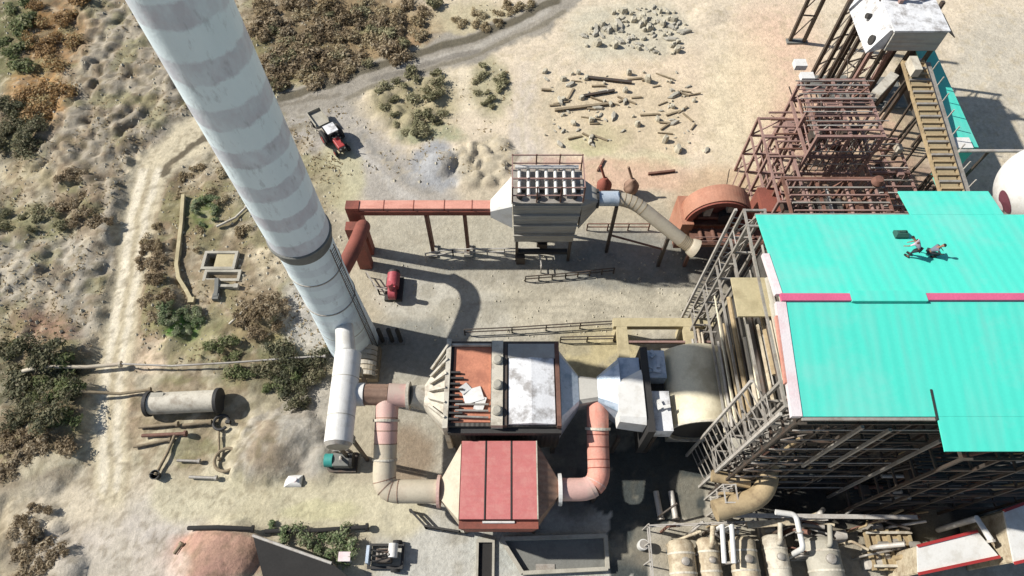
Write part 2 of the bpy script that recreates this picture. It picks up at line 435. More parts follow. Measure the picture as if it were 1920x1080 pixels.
blob(430, 500, 60, 60, (150,130,100), .7); blob(510, 500, 60, 60, (212,198,168), .85); blob(570, 600, 60, 90, (184,178,166), .85)
blob(430, 560, 50, 30, (206,186,152), .8); blob(495, 600, 50, 48, (140,120,88), .95); blob(430, 640, 120, 45, (160,154,104), .75)
blob(342, 607, 42, 28, (104,150,60), .95, .4); blob(290, 660, 60, 34, (218,196,168), .85); blob(80, 640, 75, 50, (158,118,90), .8)
blob(70, 740, 120, 100, (84,84,54), .9); blob(520, 690, 110, 40, (100,102,74), .75); blob(110, 790, 50, 60, (130,120,80), .7)
blob(40, 870, 90, 70, (112,92,66), .9); blob(70, 1010, 90, 90, (158,144,114), .9); blob(480, 740, 110, 30, (150,142,112), .6)
zone(DUMP_C, (178,170,156), .8); blob(580, 800, 60, 90, (186,180,166), .7)
blob(340, 830, 110, 80, (206,196,166), .75); blob(250, 960, 230, 80, (222,210,186), .95, .7); blob(240, 1040, 200, 60, (216,206,192), .9, .7); blob(310,970,80,50,(206,198,188),.7)
stroke([(330,930),(520,940),(760,960)], 95, (212,204,174), .9); blob(600, 960, 80, 20, (200,196,150), .5)
blob(405, 1045, 95, 50, (210,160,140), .9, .4); blob(330, 1060, 40, 30, (206,190,176), .7)
TRK_LATER = 1
blob(215, 760, 46, 70, (222,192,162), .7, .8)
stroke([(60,890),(130,860),(200,860)], 40, (216,206,176), .8)
ROAD_LATER = 1
stroke([(900,92),(800,116),(700,150)], 10, (140,134,124), .7, .8, False); stroke([(920,70),(870,90)], 30, (180,176,170), .7)
stroke([(500,192),(570,184),(620,168)], 16, (206,198,110), .5); stroke([(540,170),(680,128),(790,92)], 22, (218,208,168), .85)
stroke(YARDROAD, 120, (178,172,162), .95, .7); stroke([(650,250),(720,330),(770,370)], 16, (198,194,186), .6, .8); stroke([(680,250),(760,330),(800,360)], 12, (150,148,142), .6, .8)
blob(640, 330, 40, 60, (206,200,160), .75); blob(600,350,40,50,(168,158,124),.6)
blob(860, 165, 60, 50, (234,220,192), .9); blob(775, 185, 85, 65, (172,162,124), .85); blob(745, 175, 40, 40, (150,142,108), .6); blob(800, 250, 60, 22, (140,150,110), .7); blob(915, 160, 36, 60, (172,166,130), .8)
blob(820, 312, 52, 44, (168,170,172), .95, .4); blob(910, 300, 60, 50, (186,176,152), .8)
blob(985, 260, 30, 120, (212,202,190), .7, .8); blob(1180, 60, 110, 60, (214,208,184), .6)
blob(1150, 215, 150, 80, (222,204,172), .7); blob(1120, 265, 60, 25, (200,204,146), .7); blob(1150, 250, 44, 24, (160,158,104), .75); blob(1240, 270, 40, 60, (196,182,146), .6); blob(1215,300,80,18,(206,208,166),.6)
blob(1460, 140, 90, 130, (236,202,174), .85, .9); blob(1240,190,110,110,(234,212,182),.6,.9); blob(1390, 190, 70, 120, (236,222,186), .6, .9); blob(1140, 330, 170, 34, (222,184,156), .75); blob(1010, 310, 60, 16, (196,164,150), .7)
blob(1880, 160, 110, 150, (206,198,180), .9); blob(1590, 250, 150, 90, (206,170,144), .8); blob(1640, 340, 160, 60, (172,140,118), .8); blob(1720,180,50,120,(160,146,120),.7)
blob(1380, 370, 120, 60, (206,176,140), .7); blob(1390, 490, 130, 60, (112,104,94), .9); blob(1180, 490, 140, 50, (132,134,128), .8); blob(800,500,110,30,(164,162,150),.6); blob(790,650,80,50,(140,142,136),.7)  # dark blobs paint shade under the drum and beside filter and chimney
blob(1130, 580, 320, 44, (206,198,176), .9, .6); blob(1120, 660, 90, 60, (204,190,144), .85); blob(780, 560, 80, 40, (204,200,186), .8); blob(900, 600, 60, 50, (196,192,178), .7); blob(830,440,150,50,(192,186,166),.8)
zone([(1145,790),(1340,800),(1325,965),(1215,985),(1210,1090),(1140,1090),(1140,960),(1060,940),(1070,880),(1140,890)], (58,66,66), .96); blob(1720, 900, 360, 130, (56,58,56), .97, .3); blob(1450, 780, 130, 130, (110,104,94), .9); blob(1080,880,60,100,(96,96,92),.8)  # coal floors, with shade by the hopper and building painted in
blob(760, 850, 60, 60, (150,130,106), .8); blob(1010, 1030, 130, 50, (178,182,176), .8); blob(1450,1040,260,50,(170,160,140),.8)
rough_ = np.clip((640-ppx)/80, 0, 1)*(sdist(ppx, ppy, TRACK) > 36)*np.clip((930-ppy)/60, .2, 1)
n1 = fbm(gx*.45, gy*.45, 111); n2 = fbm(gx*1.4, gy*1.4, 113, 3); n3 = fbm(gx*.3, gy*.3, 117)
lay(rough_*sm((n1-.5)/.12), (142,122,94), .65); lay(rough_*sm((n2-.56)/.1), (126,116,84), .5); lay(rough_*sm((.40-n2)/.1), (214,202,174), .4); lay(rough_*sm((n3-.56)/.1), (138,136,92), .55)
lay(np.clip((ppx-640)/80, 0, 1)*sm((n2-.58)/.1)*np.clip((360-ppy)/60, 0, 1), (206,190,156), .4)
lay(np.clip((ppx-680)/60, 0, 1)*sm((n1-.54)/.1)*np.clip((ppy-400)/60, 0, 1), (164,158,140), .45)
stroke(TRACK, 70, (216,204,174), .97, .5); stroke([(p[0]-14, p[1]) for p in TRACK[2:]], 14, (240,230,206), .9, .8, False); stroke([(p[0]+13, p[1]) for p in TRACK[2:]], 12, (238,228,204), .9, .8, False)
stroke([(p[0]-1, p[1]) for p in TRACK[2:]], 7, (186,172,142), .6, .8, False); stroke([(p[0]-33, p[1]) for p in TRACK[3:]], 8, (164,148,118), .5, .8, False); stroke([(p[0]+34, p[1]) for p in TRACK[3:]], 8, (160,144,114), .5, .8, False)
blob(575, 590, 50, 75, (190,186,176), .85, .5); blob(585, 800, 55, 90, (188,182,170), .6)
stroke(ROAD, 60, (164,157,144), .97, .35); stroke([(1045,2),(960,42),(860,80),(760,106),(660,140),(560,174),(525,184)], 15, (96,89,70), .9, .6, False)
stroke([(1060,25),(965,72),(865,112),(745,148),(650,184)], 8, (128,120,100), .7, .8, False); stroke([(1030,22),(955,60),(860,100),(745,128)], 9, (190,184,172), .7, .8, False); stroke([(900,92),(800,120),(700,152)], 9, (126,120,110), .7, .8, False)
stroke([(630,170),(560,192),(520,200)], 10, (120,112,96), .6)
blob(1190, 60, 105, 48, (206,200,178), .7); blob(1150, 215, 150, 75, (214,198,166), .5)
for rx in (0, 26, 60, 92): stroke([(880+rx*2, 575+rx*.2), (1040+rx, 560+rx*.5), (1320, 590+rx*.3)], 7, (156,150,134), .4, .8, False)
for rx in (0, 30, 75): stroke([(985+rx, 320), (975+rx*.6, 200), (1010+rx, 110), (1120+rx, 40-rx*.3)], 9, (208,196,170), .5, .8, False); stroke([(392,252),(352,274),(322,302),(306,330)], 12, (108,98,78), .75)
sp = fbm(gx*2.1, gy*2.1, 91, 3); lay(sm((sp-.60)/.08)*(.25+.5*np.clip((640-ppx)/200, 0, 1)), (120,106,80), .55)
lum = col.mean(1, keepdims=True); col = lum+(col-lum)*.97; col = col*np.array([1.015, 1.0, .98])
col = np.clip(col*(1+.34*(fbm(gx*.9, gy*.9, 95)-.5))[:, None], .01, .9)

gm = bpy.data.materials.new('soil'); gm.use_nodes = True
nt = gm.node_tree; N = nt.nodes; L = nt.links; b = N['Principled BSDF']; b.inputs['Roughness'].default_value = .95
at = N.new('ShaderNodeAttribute'); at.attribute_name = 'soil'; geo = N.new('ShaderNodeNewGeometry')
def nz(sc, det, lo, hi, ro=.6):
    n = N.new('ShaderNodeTexNoise'); n.inputs['Scale'].default_value = sc; n.inputs['Detail'].default_value = det; n.inputs['Roughness'].default_value = ro
    L.new(geo.outputs['Position'], n.inputs['Vector']); m = N.new('ShaderNodeMapRange'); L.new(n.outputs['Fac'], m.inputs[0])
    m.inputs[1].default_value = .3; m.inputs[2].default_value = .7; m.inputs[3].default_value = lo; m.inputs[4].default_value = hi; return m.outputs[0], n.outputs['Fac']
a1, r1 = nz(2.4, 7, .78, 1.18, .7); a2, r2 = nz(13, 4, .82, 1.16, .7)
mu = N.new('ShaderNodeMath'); mu.operation = 'MULTIPLY'; L.new(a1, mu.inputs[0]); L.new(a2, mu.inputs[1])
cc = N.new('ShaderNodeCombineColor'); [L.new(mu.outputs[0], cc.inputs[i]) for i in range(3)]
mx = N.new('ShaderNodeMix'); mx.data_type = 'RGBA'; mx.blend_type = 'MULTIPLY'; mx.inputs[0].default_value = 1
L.new(at.outputs['Color'], mx.inputs[6]); L.new(cc.outputs[0], mx.inputs[7]); L.new(mx.outputs[2], b.inputs['Base Color'])
bp = N.new('ShaderNodeBump'); bp.inputs['Strength'].default_value = .5; bp.inputs['Distance'].default_value = .25; L.new(r1, bp.inputs['Height']); L.new(bp.outputs[0], b.inputs['Normal'])
MATS['soil'] = gm

# faces, split between the named surfaces
ii = np.arange((ny-1)*(nx-1)); r_ = ii//(nx-1); c_ = ii % (nx-1); v0 = r_*nx+c_
quads = np.stack([v0, v0+1, v0+nx+1, v0+nx], 1)
fx, fy = wpx[v0], wpy[v0]; okf = near[v0]
owner = np.zeros(len(ii), int)
owner[okf & (sdist(fx, fy, TRACK) < 37)] = 1
owner[okf & (sdist(fx, fy, ROAD) < 29)] = 2
owner[okf & (sdist(fx, fy, YARDROAD) < 60) & (fy < 375) & (owner == 0)] = 2
owner[okf & inpoly(fx, fy, [(960,70),(1060,14),(1500,-60),(1560,120),(1500,190),(1400,330),(1230,350),(960,300)]) & (owner == 0)] = 3
owner[okf & inpoly(fx, fy, [(690,400),(960,420),(1290,420),(1470,460),(1500,760),(1320,760),(1150,700),(850,720),(700,700),(690,600)])] = 4
owner[okf & inpoly(fx, fy, [(60,890),(180,850),(420,900),(860,900),(900,980),(900,1100),(150,1100),(120,960)]) & (owner != 1)] = 5
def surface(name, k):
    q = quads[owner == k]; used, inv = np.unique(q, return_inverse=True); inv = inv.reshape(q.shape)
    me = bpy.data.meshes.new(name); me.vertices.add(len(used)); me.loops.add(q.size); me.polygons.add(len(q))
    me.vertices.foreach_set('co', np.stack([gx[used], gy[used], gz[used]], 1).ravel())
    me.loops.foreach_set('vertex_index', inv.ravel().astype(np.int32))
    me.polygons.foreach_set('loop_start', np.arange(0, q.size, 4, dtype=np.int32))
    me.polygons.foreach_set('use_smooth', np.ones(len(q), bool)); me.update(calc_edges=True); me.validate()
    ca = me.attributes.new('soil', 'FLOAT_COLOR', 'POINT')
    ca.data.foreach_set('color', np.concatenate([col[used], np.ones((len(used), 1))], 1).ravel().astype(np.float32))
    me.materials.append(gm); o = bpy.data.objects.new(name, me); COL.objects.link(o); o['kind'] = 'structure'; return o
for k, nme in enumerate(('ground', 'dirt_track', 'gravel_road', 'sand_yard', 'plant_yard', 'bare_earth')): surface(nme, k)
# ================================================================== CHIMNEY
CP = un(663, 640); cx, cy = CP.x, CP.y
t = thing('chimney', 'tall pale blue chimney with faded red bands leaning up the left', 'chimney', (cx, cy, 0))
part(t, 'lower_shaft', 'chimney_plain', lambda b: b.lathe((cx,cy,0), [(2.5,0),(2.45,1.0),(2.3,5),(2.18,10),(2.12,19.2)], 48), True)
part(t, 'collar', 'concrete_dark', lambda b: b.lathe((cx,cy,0), [(2.16,18.2),(2.22,18.3),(2.24,19.2),(2.42,19.22),(2.42,19.5),(2.2,19.65)], 48))
part(t, 'upper_shaft', 'chimney_banded', lambda b: b.lathe((cx,cy,0), [(2.3,19.6),(2.3,25),(2.28,35),(2.26,44)], 48), True)
for z in (5.0, 10.0, 15.0):
    part(t, 'ring_joint', 'grey_steel', lambda b: b.lathe((cx,cy,0), [(2.2,z-.06),(2.36-.0105*z,z-.05),(2.36-.0105*z,z+.05),(2.15,z+.06)], 48))
def lad(b):
    a = R(-20); 
    for da in (-.1, .1):
        p = Vector((cx+2.6*math.cos(a+da), cy+2.6*math.sin(a+da), 0)); b.beam(p, p+Vector((0,0,18.8)), .06)
    for k in range(56):
        z = .3+k*.33
        b.beam((cx+2.6*math.cos(a-.1), cy+2.6*math.sin(a-.1), z), (cx+2.6*math.cos(a+.1), cy+2.6*math.sin(a+.1), z), .04)
part(t, 'ladder', 'dark_steel', lad)

# ================================================================== RED FLUE DUCT with risers, north of the chimney
yD = 38.3
t = thing('flue_duct', 'long faded red flue duct on thin legs right of the chimney', 'duct', (-9, yD, 0))
part(t, 'duct_run', 'red_duct', lambda b: b.span((-15.4, yD-.45, 7.8), (-2.1, yD+.55, 8.3)))
for x in (-12.5, -9.6, -6.6, -3.9):
    part(t, 'stiffener', 'red_dark', lambda b: b.span((x-.04, yD-.5, 7.78), (x+.04, yD+.6, 8.33)))
part(t, 'lower_flange', 'red_dark', lambda b: b.span((-15.4, yD-.6, 7.35), (-2.1, yD-.46, 7.95)))
part(t, 'riser', 'red_dark', lambda b: b.span((-16.2, yD-.55, 0), (-14.9, yD+.45, 8.4)))
part(t, 'riser', 'red_dark', lambda b: b.span((-16.2, yD-2.35, 0), (-14.9, yD-1.35, 7.4)))
part(t, 'curved_branch', 'red_dark', lambda b: b.tube(rround([(-14.6,yD-1.8,7.0),(-14.2,yD-2.6,8.4),(-14.3,34,9),(-15,31.5,9),(-15.8,29.4,9)], 2.5, 8), .72, 20), True)
for x in (-8.5, -4.7):
    part(t, 'leg', 'rust_steel', lambda b: b.span((x-.17, yD-.5, 0), (x+.17, yD-.16, 7.1)))
    part(t, 'leg', 'rust_steel', lambda b: b.span((x-.12, yD+.3, 0), (x+.12, yD+.54, 7.1)))
    part(t, 'footing', 'concrete', lambda b: b.box((x, yD-.1, .12), (.9, 1.6, .3)))

# ================================================================== GREY BAG FILTER
t = thing('bag_filter', 'grey ribbed filter box on legs with white valves on its top', 'filter house', (3.1, 38.6, 0))
x0, x1, y0, y1 = 0.05, 6.6, 36.8, 40.6
part(t, 'casing', 'grey_sheet', lambda b: b.ring_loft([rect(((x0+x1)/2-.1, 38.7, 3.9), X, Y, (x1-x0)/2-.3, (y1-y0)/2-.1, 4), rect(((x0+x1)/2, 38.7, 10.6), X, Y, (x1-x0)/2, (y1-y0)/2, 4)]))
for z in (5.2, 6.9, 8.6, 10.2):
    part(t, 'stiffener', 'grey_sheet', lambda b: (b.span((x0+.1, y0-.14, z), (x1-.1, y0-.005, z+.14))))
part(t, 'inlet_cone', 'white_paint', lambda b: b.ring_loft([rect((x0-.02, 38.7, 8.2), Y, Z, 1.85, 2.3), rect((-2.1, yD, 7.7), Y, Z, .72, .62)]))
part(t, 'outlet_cone', 'grey_sheet', lambda b: b.ring_loft([rect((x1+.02, 38.7, 8), Y, Z, 1.7, 2.4), rect((8.2, 38.6, 8.9), Y, Z, .8, .7)]))
part(t, 'deck', 'grey_steel', lambda b: b.span((x0-.1, y0-.1, 10.62), (x1+.1, y1+.1, 10.72)))
rv = random.Random(5)
for k in range(7):
    x = .7+k*.85
    part(t, 'pulse_pipe', 'white_paint', lambda b: b.tube([(x, y0+.5, 11.1),(x, y1-.2, 11.1)], .17, 10), True)
    if k % 2 == 0:
        part(t, 'valve', 'black_steel', lambda b: (b.lathe((x, y0+.45, 10.72), [(.16,0),(.3,.25),(.3,.55),(.12,.75)], 10)))
        part(t, 'valve', 'black_steel', lambda b: (b.box((x+.35, y0+1.3, 11.0), (.5,.4,.5))))
part(t, 'header_pipe', 'white_paint', lambda b: b.tube([(.3, y1-.25, 11.5),(6.3, y1-.25, 11.5)], .2, 12), True)
part(t, 'header_pipe', 'rose_steel', lambda b: b.tube([(.0, y0+2.2, 11.45),(6.6, y0+2.2, 11.45)], .1, 10), True)
for x in (x0, 2.3, 4.5, x1):
    for y in (y0, y1):
        part(t, 'rail_post', 'rust_steel', lambda b: b.span((x-.06, y-.06, 10.72), (x+.06, y+.06, 13.0)))
for y in (y0, y1):
    for z in (11.8, 12.95):
        part(t, 'top_rail', 'rose_steel', lambda b: b.span((x0, y-.05, z-.1), (x1, y+.05, z)))
for x in (x0, x1):
    part(t, 'top_rail', 'rose_steel', lambda b: b.span((x-.05, y0+.1, 12.85), (x+.05, y1-.1, 12.95)))
for x in (.5, 6.0):
    for y in (37.1, 40.3):
        part(t, 'leg', 'dark_steel', lambda b: b.span((x-.15, y-.15, 0), (x+.15, y+.15, 4.0)))
part(t, 'hopper', 'dark_cladding', lambda b: b.ring_loft([rect((3.2, 38.7, 1.6), X, Y, .5, .4, 4), rect((3.2, 38.7, 3.88), X, Y, 2.8, 1.6, 4)]))

part(t, 'screw_conveyor', 'black_steel', lambda b: b.tube([(.6,37.2,1.6),(5.8,37.2,1.6)], .32, 12), True)
part(t, 'rotary_valve', 'dark_steel', lambda b: b.box((3.2,38.6,1.1), (1.1,1.1,1.0)))
part(t, 'drive_motor', 'dark_steel', lambda b: b.box((.9,36.9,.7), (.9,.8,1.2)))

# right duct dropping to the drum
t = thing('outlet_duct', 'pale silver duct bending down from grey filter box to orange drum', 'duct', (12, 38.5, 0))
pts = rround([(8.1,38.6,8.9),(11.4,38.6,8.9),(17.2,35.6,5.6),(18.2,35.2,5.2)], 1.8, 6)
part(t, 'duct_run', 'cream_pipe', lambda b: b.tube(pts, [.68]*(len(pts)-2)+[.85,1.0], 20), True)
part(t, 'elbow_cover', 'zinc', lambda b: b.tube([(8.15,38.6,8.9),(10.3,38.6,8.9)], .74, 20), True)
part(t, 'flange', 'black_steel', lambda b: b.tube([(8.1,38.6,8.9),(8.35,38.6,8.9)], .95, 20))
for x, y, z in ((10.2,38.2,8.2),(15.6,36.4,5.4)):
    part(t, 'leg', 'dark_steel', lambda b: b.span((x-.16, y-.16, 0), (x+.16, y+.16, z)))
for i in range(1, len(pts)-1):
    part(t, 'weld_seam', 'tan_pipe', lambda b: b.tube([pts[i]-(pts[i+1]-pts[i]).normalized()*.03, pts[i]+(pts[i+1]-pts[i]).normalized()*.03], .70, 20))
part(t, 'tie_beam', 'rust_steel', lambda b: b.beam((10.2,38.2,3.2),(15.6,36.4,3.2), .16))

# ================================================================== ORANGE DRUM (boiler drum with open service front)
t = thing('boiler_drum', 'big rusty orange drum with dark open front and brown platform', 'drum', (21.5, 39, 0))
dc = Vector((20.9, 40.2, 5.2)); rD = 3.4
def arcshell(b, r, y0, y1, th, a0, a1, n=28):
    for k in range(n):
        p, q = a0+(a1-a0)*k/n, a0+(a1-a0)*(k+1)/n; vs = []
        for y in (y0, y1):
            for a in (p, q):
                for rr in (r, r+th): vs.append((dc.x+rr*math.cos(a), y, dc.z+rr*math.sin(a)))
        b.add(vs, [(0,1,3,2),(4,6,7,5),(0,4,5,1),(2,3,7,6),(0,2,6,4),(1,5,7,3)])
part(t, 'shell', 'orange_rust', lambda b: arcshell(b, rD-.14, 38.6, 40.6, .14, R(-40), R(220), 40), True)
part(t, 'back_plate', 'red_dark', lambda b: b.tube([(dc.x, 39.4, dc.z),(dc.x, 39.6, dc.z)], rD-.2, 32))
part(t, 'front_ring', 'red_dark', lambda b: arcshell(b, rD-.75, 38.4, 38.7, .6, R(-40), R(220), 32))
for k, (xx, zz, w, h) in enumerate(((-1.2,1.6,.7,2.2),(.9,1.9,.5,1.6),(-.2,.2,3.6,.3),(-.2,-1.1,3.8,.25))):
    part(t, 'service_panel', 'rust_steel' if k > 1 else 'cream_shell', lambda b: b.box((dc.x+xx, 39.2, dc.z+zz), (w, .8, h)))
part(t, 'manhole', 'black_steel', lambda b: b.tube([(dc.x+.8, 39.3, dc.z+.2),(dc.x+.8, 38.6, dc.z+.2)], .75, 20))
part(t, 'platform', 'rust_steel', lambda b: b.span((18.2, 36.2, 4.0), (25.6, 38.3, 4.2)))
part(t, 'side_beam', 'rust_steel', lambda b: b.span((17.9, 36.0, 4.3), (26.2, 36.25, 4.75)))
for x in (18.4, 21.8, 25.4):
    for y in (36.4, 41.8):
        part(t, 'leg', 'rust_steel', lambda b: b.span((x-.16, y-.16, 0), (x+.16, y+.16, 4.0 if y < 38 else 3.0)))
for z in (4.9, 5.6):
    part(t, 'guard_rail', 'rose_steel', lambda b: b.span((18.2, 36.27, z), (25.6, 36.33, z+.08)))
part(t, 'side_box', 'red_dark', lambda b: b.span((25.0, 38.6, 2.0), (27.2, 41.6, 6.8)))
part(t, 'side_box', 'orange_rust', lambda b: b.span((17.2, 38.0, 1.0), (18.4, 41.6, 5.4)))
for k in range(5):
    part(t, 'burner_pipe', 'rust_steel', lambda b: b.tube([(19.2+k*1.3, 38.2, 4.3),(19.2+k*1.3, 36.7, 4.5)], .22, 10), True)

# two brown drums behind the duct
def cask(name, label, px, py, m):
    p = g(px, py); t = thing(name, label, 'kettle', (p.x, p.y, 0))
    part(t, 'body', m, lambda b: b.lathe((p.x,p.y,.4), [(.5,0),(.8,.5),(.85,1.2),(.45,1.9),(.2,2.3)], 18), True)
    part(t, 'spout', m, lambda b: b.tube([(p.x-.1,p.y+.1,2.6),(p.x-.7,p.y+.5,4.2)], .14, 8), True)
    for a in range(3):
        q = Vector((p.x+.6*math.cos(a*2.1), p.y+.6*math.sin(a*2.1), 0)); part(t, 'leg', 'black_steel', lambda b: b.beam(q, q+Vector((0,0,.9)), .12))
cask('kettle', 'small rust red kettle on three legs behind the silver duct', 1130, 362, 'red_dark')
cask('kettle', 'small dark brown kettle on three legs near orange drum', 1180, 364, 'brown_shell')

# ================================================================== ESP LINE in the centre
t = thing('precipitator', 'large dust collector with cream ribbed inlet, rust top and white panel', 'dust collector', (0, 19.7, 0))
ex0, ex1, ey0, ey1, zt = -5.2, 4.0, 16.1, 23.2, 8.6
part(t, 'casing', 'dark_cladding', lambda b: b.span((ex0, ey0, 2.4), (ex1, ey1, zt)))
part(t, 'top_panel', 'rust_top', lambda b: b.span((ex0+.3, ey0+.3, zt+.005), (-1.75, ey1-.2, zt+.1)))
part(t, 'top_panel', 'white_dirty', lambda b: b.ring_loft([[Vector((x, y, zt+.01+dz)) for x, dz in ((-.35,0),(3.55,0),(3.5,.25),(1.6,.5),(-.3,.25))] for y in (ey0+.1, ey1-1.3)]))
part(t, 'top_panel', 'grey_sheet', lambda b: b.span((-.35, ey1-1.29, zt+.01), (3.6, ey1, zt+.35)))
part(t, 'dividing_rib', 'cream_shell', lambda b: b.span((-1.7, ey0-.1, zt-.4), (-.75, ey1+.2, zt+.55)))
part(t, 'dividing_rib', 'dark_steel', lambda b: b.span((-.72, ey0-.05, zt-.4), (-.4, ey1+.1, zt+.4)))
for y in (17.2, 19.4, 21.6):
    part(t, 'rib_hatch', 'concrete', lambda b: b.lathe((-1.22, y, zt+.55), [(.42,0),(.42,.25),(.3,.35)], 14), True)
part(t, 'edge_beam', 'rust_steel', lambda b: b.span((3.62, ey0-.1, zt-.3), (3.95, ey1+.1, zt+.45)))
part(t, 'edge_beam', 'dark_steel', lambda b: b.span((ex0, ey1+.005, zt-.8), (ex1, ey1+.25, zt+.3)))
part(t, 'edge_beam', 'cream_shell', lambda b: b.span((ex0+.1, ey1-.18, zt+.12), (-1.75, ey1+.0, zt+.4)))
part(t, 'edge_beam', 'black_steel', lambda b: b.span((ex0, ey0-.45, zt-1.0), (ex1, ey0-.005, zt-.4)))
def cone(b):
    b.ring_loft([rect((ex0, 19.6, 6.2), Y, Z, 3.7, 2.55, 32), rect((ex0-1.1, 19.4, 6.4), Y, Z, 2.3, 1.9, 32), circ((-7.4, 19.2, 6.6), Y, Z, 1.15, 32)])
part(t, 'inlet_cone', 'cream_shell', cone, True)
part(t, 'cone_frame', 'cream_shell', lambda b: (b.span((ex0-.35, ey0-.3, 3.2), (ex0+.05, ey1+.4, zt+.5))))
for k in range(6):
    y = ey0+.5+k*1.3
    part(t, 'cone_rib', 'cream_shell', lambda b: b.beam((ex0-.15, y, zt+.45), (ex0-1.6, 19.4+(y-19.6)*.5, zt-.35), .16, .5))
for k in range(9):
    y = ey0+.4+k*.5
    part(t, 'rapper', 'black_steel', lambda b: b.span((ex0+.1, y, zt+.1), (ex0+.9+.3*(k % 2), y+.16, zt+.45)))
for k, (x, y, sx, sy, h) in enumerate(((-3.2,18.6,1.6,1.3,.28),(-2.6,17.9,1.2,.8,.4),(-3.9,19.2,.7,.9,.22))):
    part(t, 'loose_sheet', 'white_paint', lambda b: b.box((x, y, zt+.16+h/2), (sx, sy, .05), Matrix.Rotation(.3+k, 3, 'Z') @ Matrix.Rotation(.18*(k-1), 3, 'X')))
for k in range(3):
    part(t, 'top_pipe', 'grey_steel', lambda b: b.tube([(ex0+.6, 16.8+k*.5, zt+.4),(-1.9, 16.7+k*.55, zt+.4)], .09, 8), True)
part(t, 'outlet_cone', 'zinc', lambda b: b.ring_loft([rect((ex1+.02, 19.6, 6.2), Y, Z, 3.3, 2.4, 32), rect((5.6, 19.6, 6.6), Y, Z, 1.3, 1.2, 32)]))
part(t, 'outlet_neck', 'grey_sheet', lambda b: b.ring_loft([rect((5.6, 19.6, 6.6), Y, Z, 1.25, 1.15), rect((7.2, 19.6, 6.8), Y, Z, 1.0, 1.1)]))
for x in (ex0+.3, -.6, ex1-.3):
    for y in (ey0+.3, ey1-.3):
        part(t, 'leg', 'dark_steel', lambda b: b.span((x-.18, y-.18, 0), (x+.18, y+.18, 2.4)))

# inlet T, cone, tank at left
t = thing('smoke_header', 'fat white horizontal drum at the foot of the chimney', 'drum', (-14, 18, 0))
part(t, 'shell', 'white_paint', lambda b: b.tube([(-14.05,22.6,8.2),(-13.9,14.8,8.2)], 1.12, 32), True)
part(t, 'end_cap', 'grey_steel', lambda b: b.tube([(-13.9,14.79,8.2),(-13.89,14.5,8.2)], [1.1,.9], 32), True)
part(t, 'neck', 'white_paint', lambda b: b.tube([(-14.3,22.61,8.0),(-14.75,24.6,7.4),(-15.1,26.0,7.0)], [.86,.82,.8], 24), True)
part(t, 'side_nozzle', 'white_paint', lambda b: b.tube([(-13.2,19.15,7.6),(-12.35,19.15,7.6)], .98, 24), True)
for y in (17.0, 20.3):
    part(t, 'weld_seam', 'concrete', lambda b: b.tube([(-14.05+.019*(22.6-y), y, 8.2),(-14.05+.019*(22.6-y), y-.06, 8.2)], 1.135, 32))
for y in (15.6, 21.5):
    part(t, 'saddle', 'concrete', lambda b: b.span((-14.9, y-.25, 6.4), (-13.0, y+.25, 7.3)))
    for dx in (-.8, .8):
        part(t, 'leg', 'dark_steel', lambda b: b.span((-14+dx-.13, y-.13, 0), (-14+dx+.13, y+.13, 6.42)))

t = thing('pink_pipe', 'faded pink pipe from white drum bending down to the red hopper', 'pipe', (-10.5, 15, 0))
part(t, 'branch', 'brown_shell', lambda b: b.tube([(-12.34,19.15,7.6),(-10.4,19.15,7.5)], .9, 24), True)
part(t, 'branch', 'pink_pipe', lambda b: b.tube([(-10.41,19.15,7.5),(-8.8,19.15,7.3)], .98, 24), True)
pth = rround([(-10.5,18.9,7.2),(-10.5,16.5,6.6),(-10.5,11.75,5.0),(-8,11.75,5.0),(-5.9,11.75,5.0)], 1.9, 7)
part(t, 'elbow_run', 'pink_pipe', lambda b: b.tube(pth[:9], .95, 24), True)
part(t, 'elbow_run', 'cream_pipe', lambda b: b.tube(pth[8:], .95, 24), True)
part(t, 'flange', 'cream_shell', lambda b: b.tube([(-10.5,17.25,6.83),(-10.5,17.05,6.77)], 1.1, 24))
part(t, 'flange', 'cream_shell', lambda b: b.tube([(-10.5,14.2,5.85),(-10.5,14.05,5.8)], 1.03, 24))
part(t, 'flange', 'pink_pipe', lambda b: b.tube([(-6.1,11.75,5.0),(-5.85,11.75,5.0)], 1.32, 24))
part(t, 'flange', 'cream_shell', lambda b: b.tube([(-8.85,19.15,7.3),(-8.6,19.15,7.3)], 1.2, 24))
part(t, 'expander', 'cream_shell', lambda b: b.tube([(-8.6,19.15,7.3),(-7.42,19.2,6.7)], [.85,1.12], 24), True)
for i in (2, 5, 8, 10, 12, 14, 16):
    if i < len(pth)-1: part(t, 'weld_seam', 'brown_shell', lambda b: b.tube([pth[i]-(pth[i+1]-pth[i]).normalized()*.035, pth[i]+(pth[i+1]-pth[i]).normalized()*.035], .972, 24))
for x, y, z in ((-10.5,13.4,4.6),(-8.2,11.75,4.1)):
    part(t, 'leg', 'dark_steel', lambda b: b.span((x-.14, y-.14, 0), (x+.14, y+.14, z)))

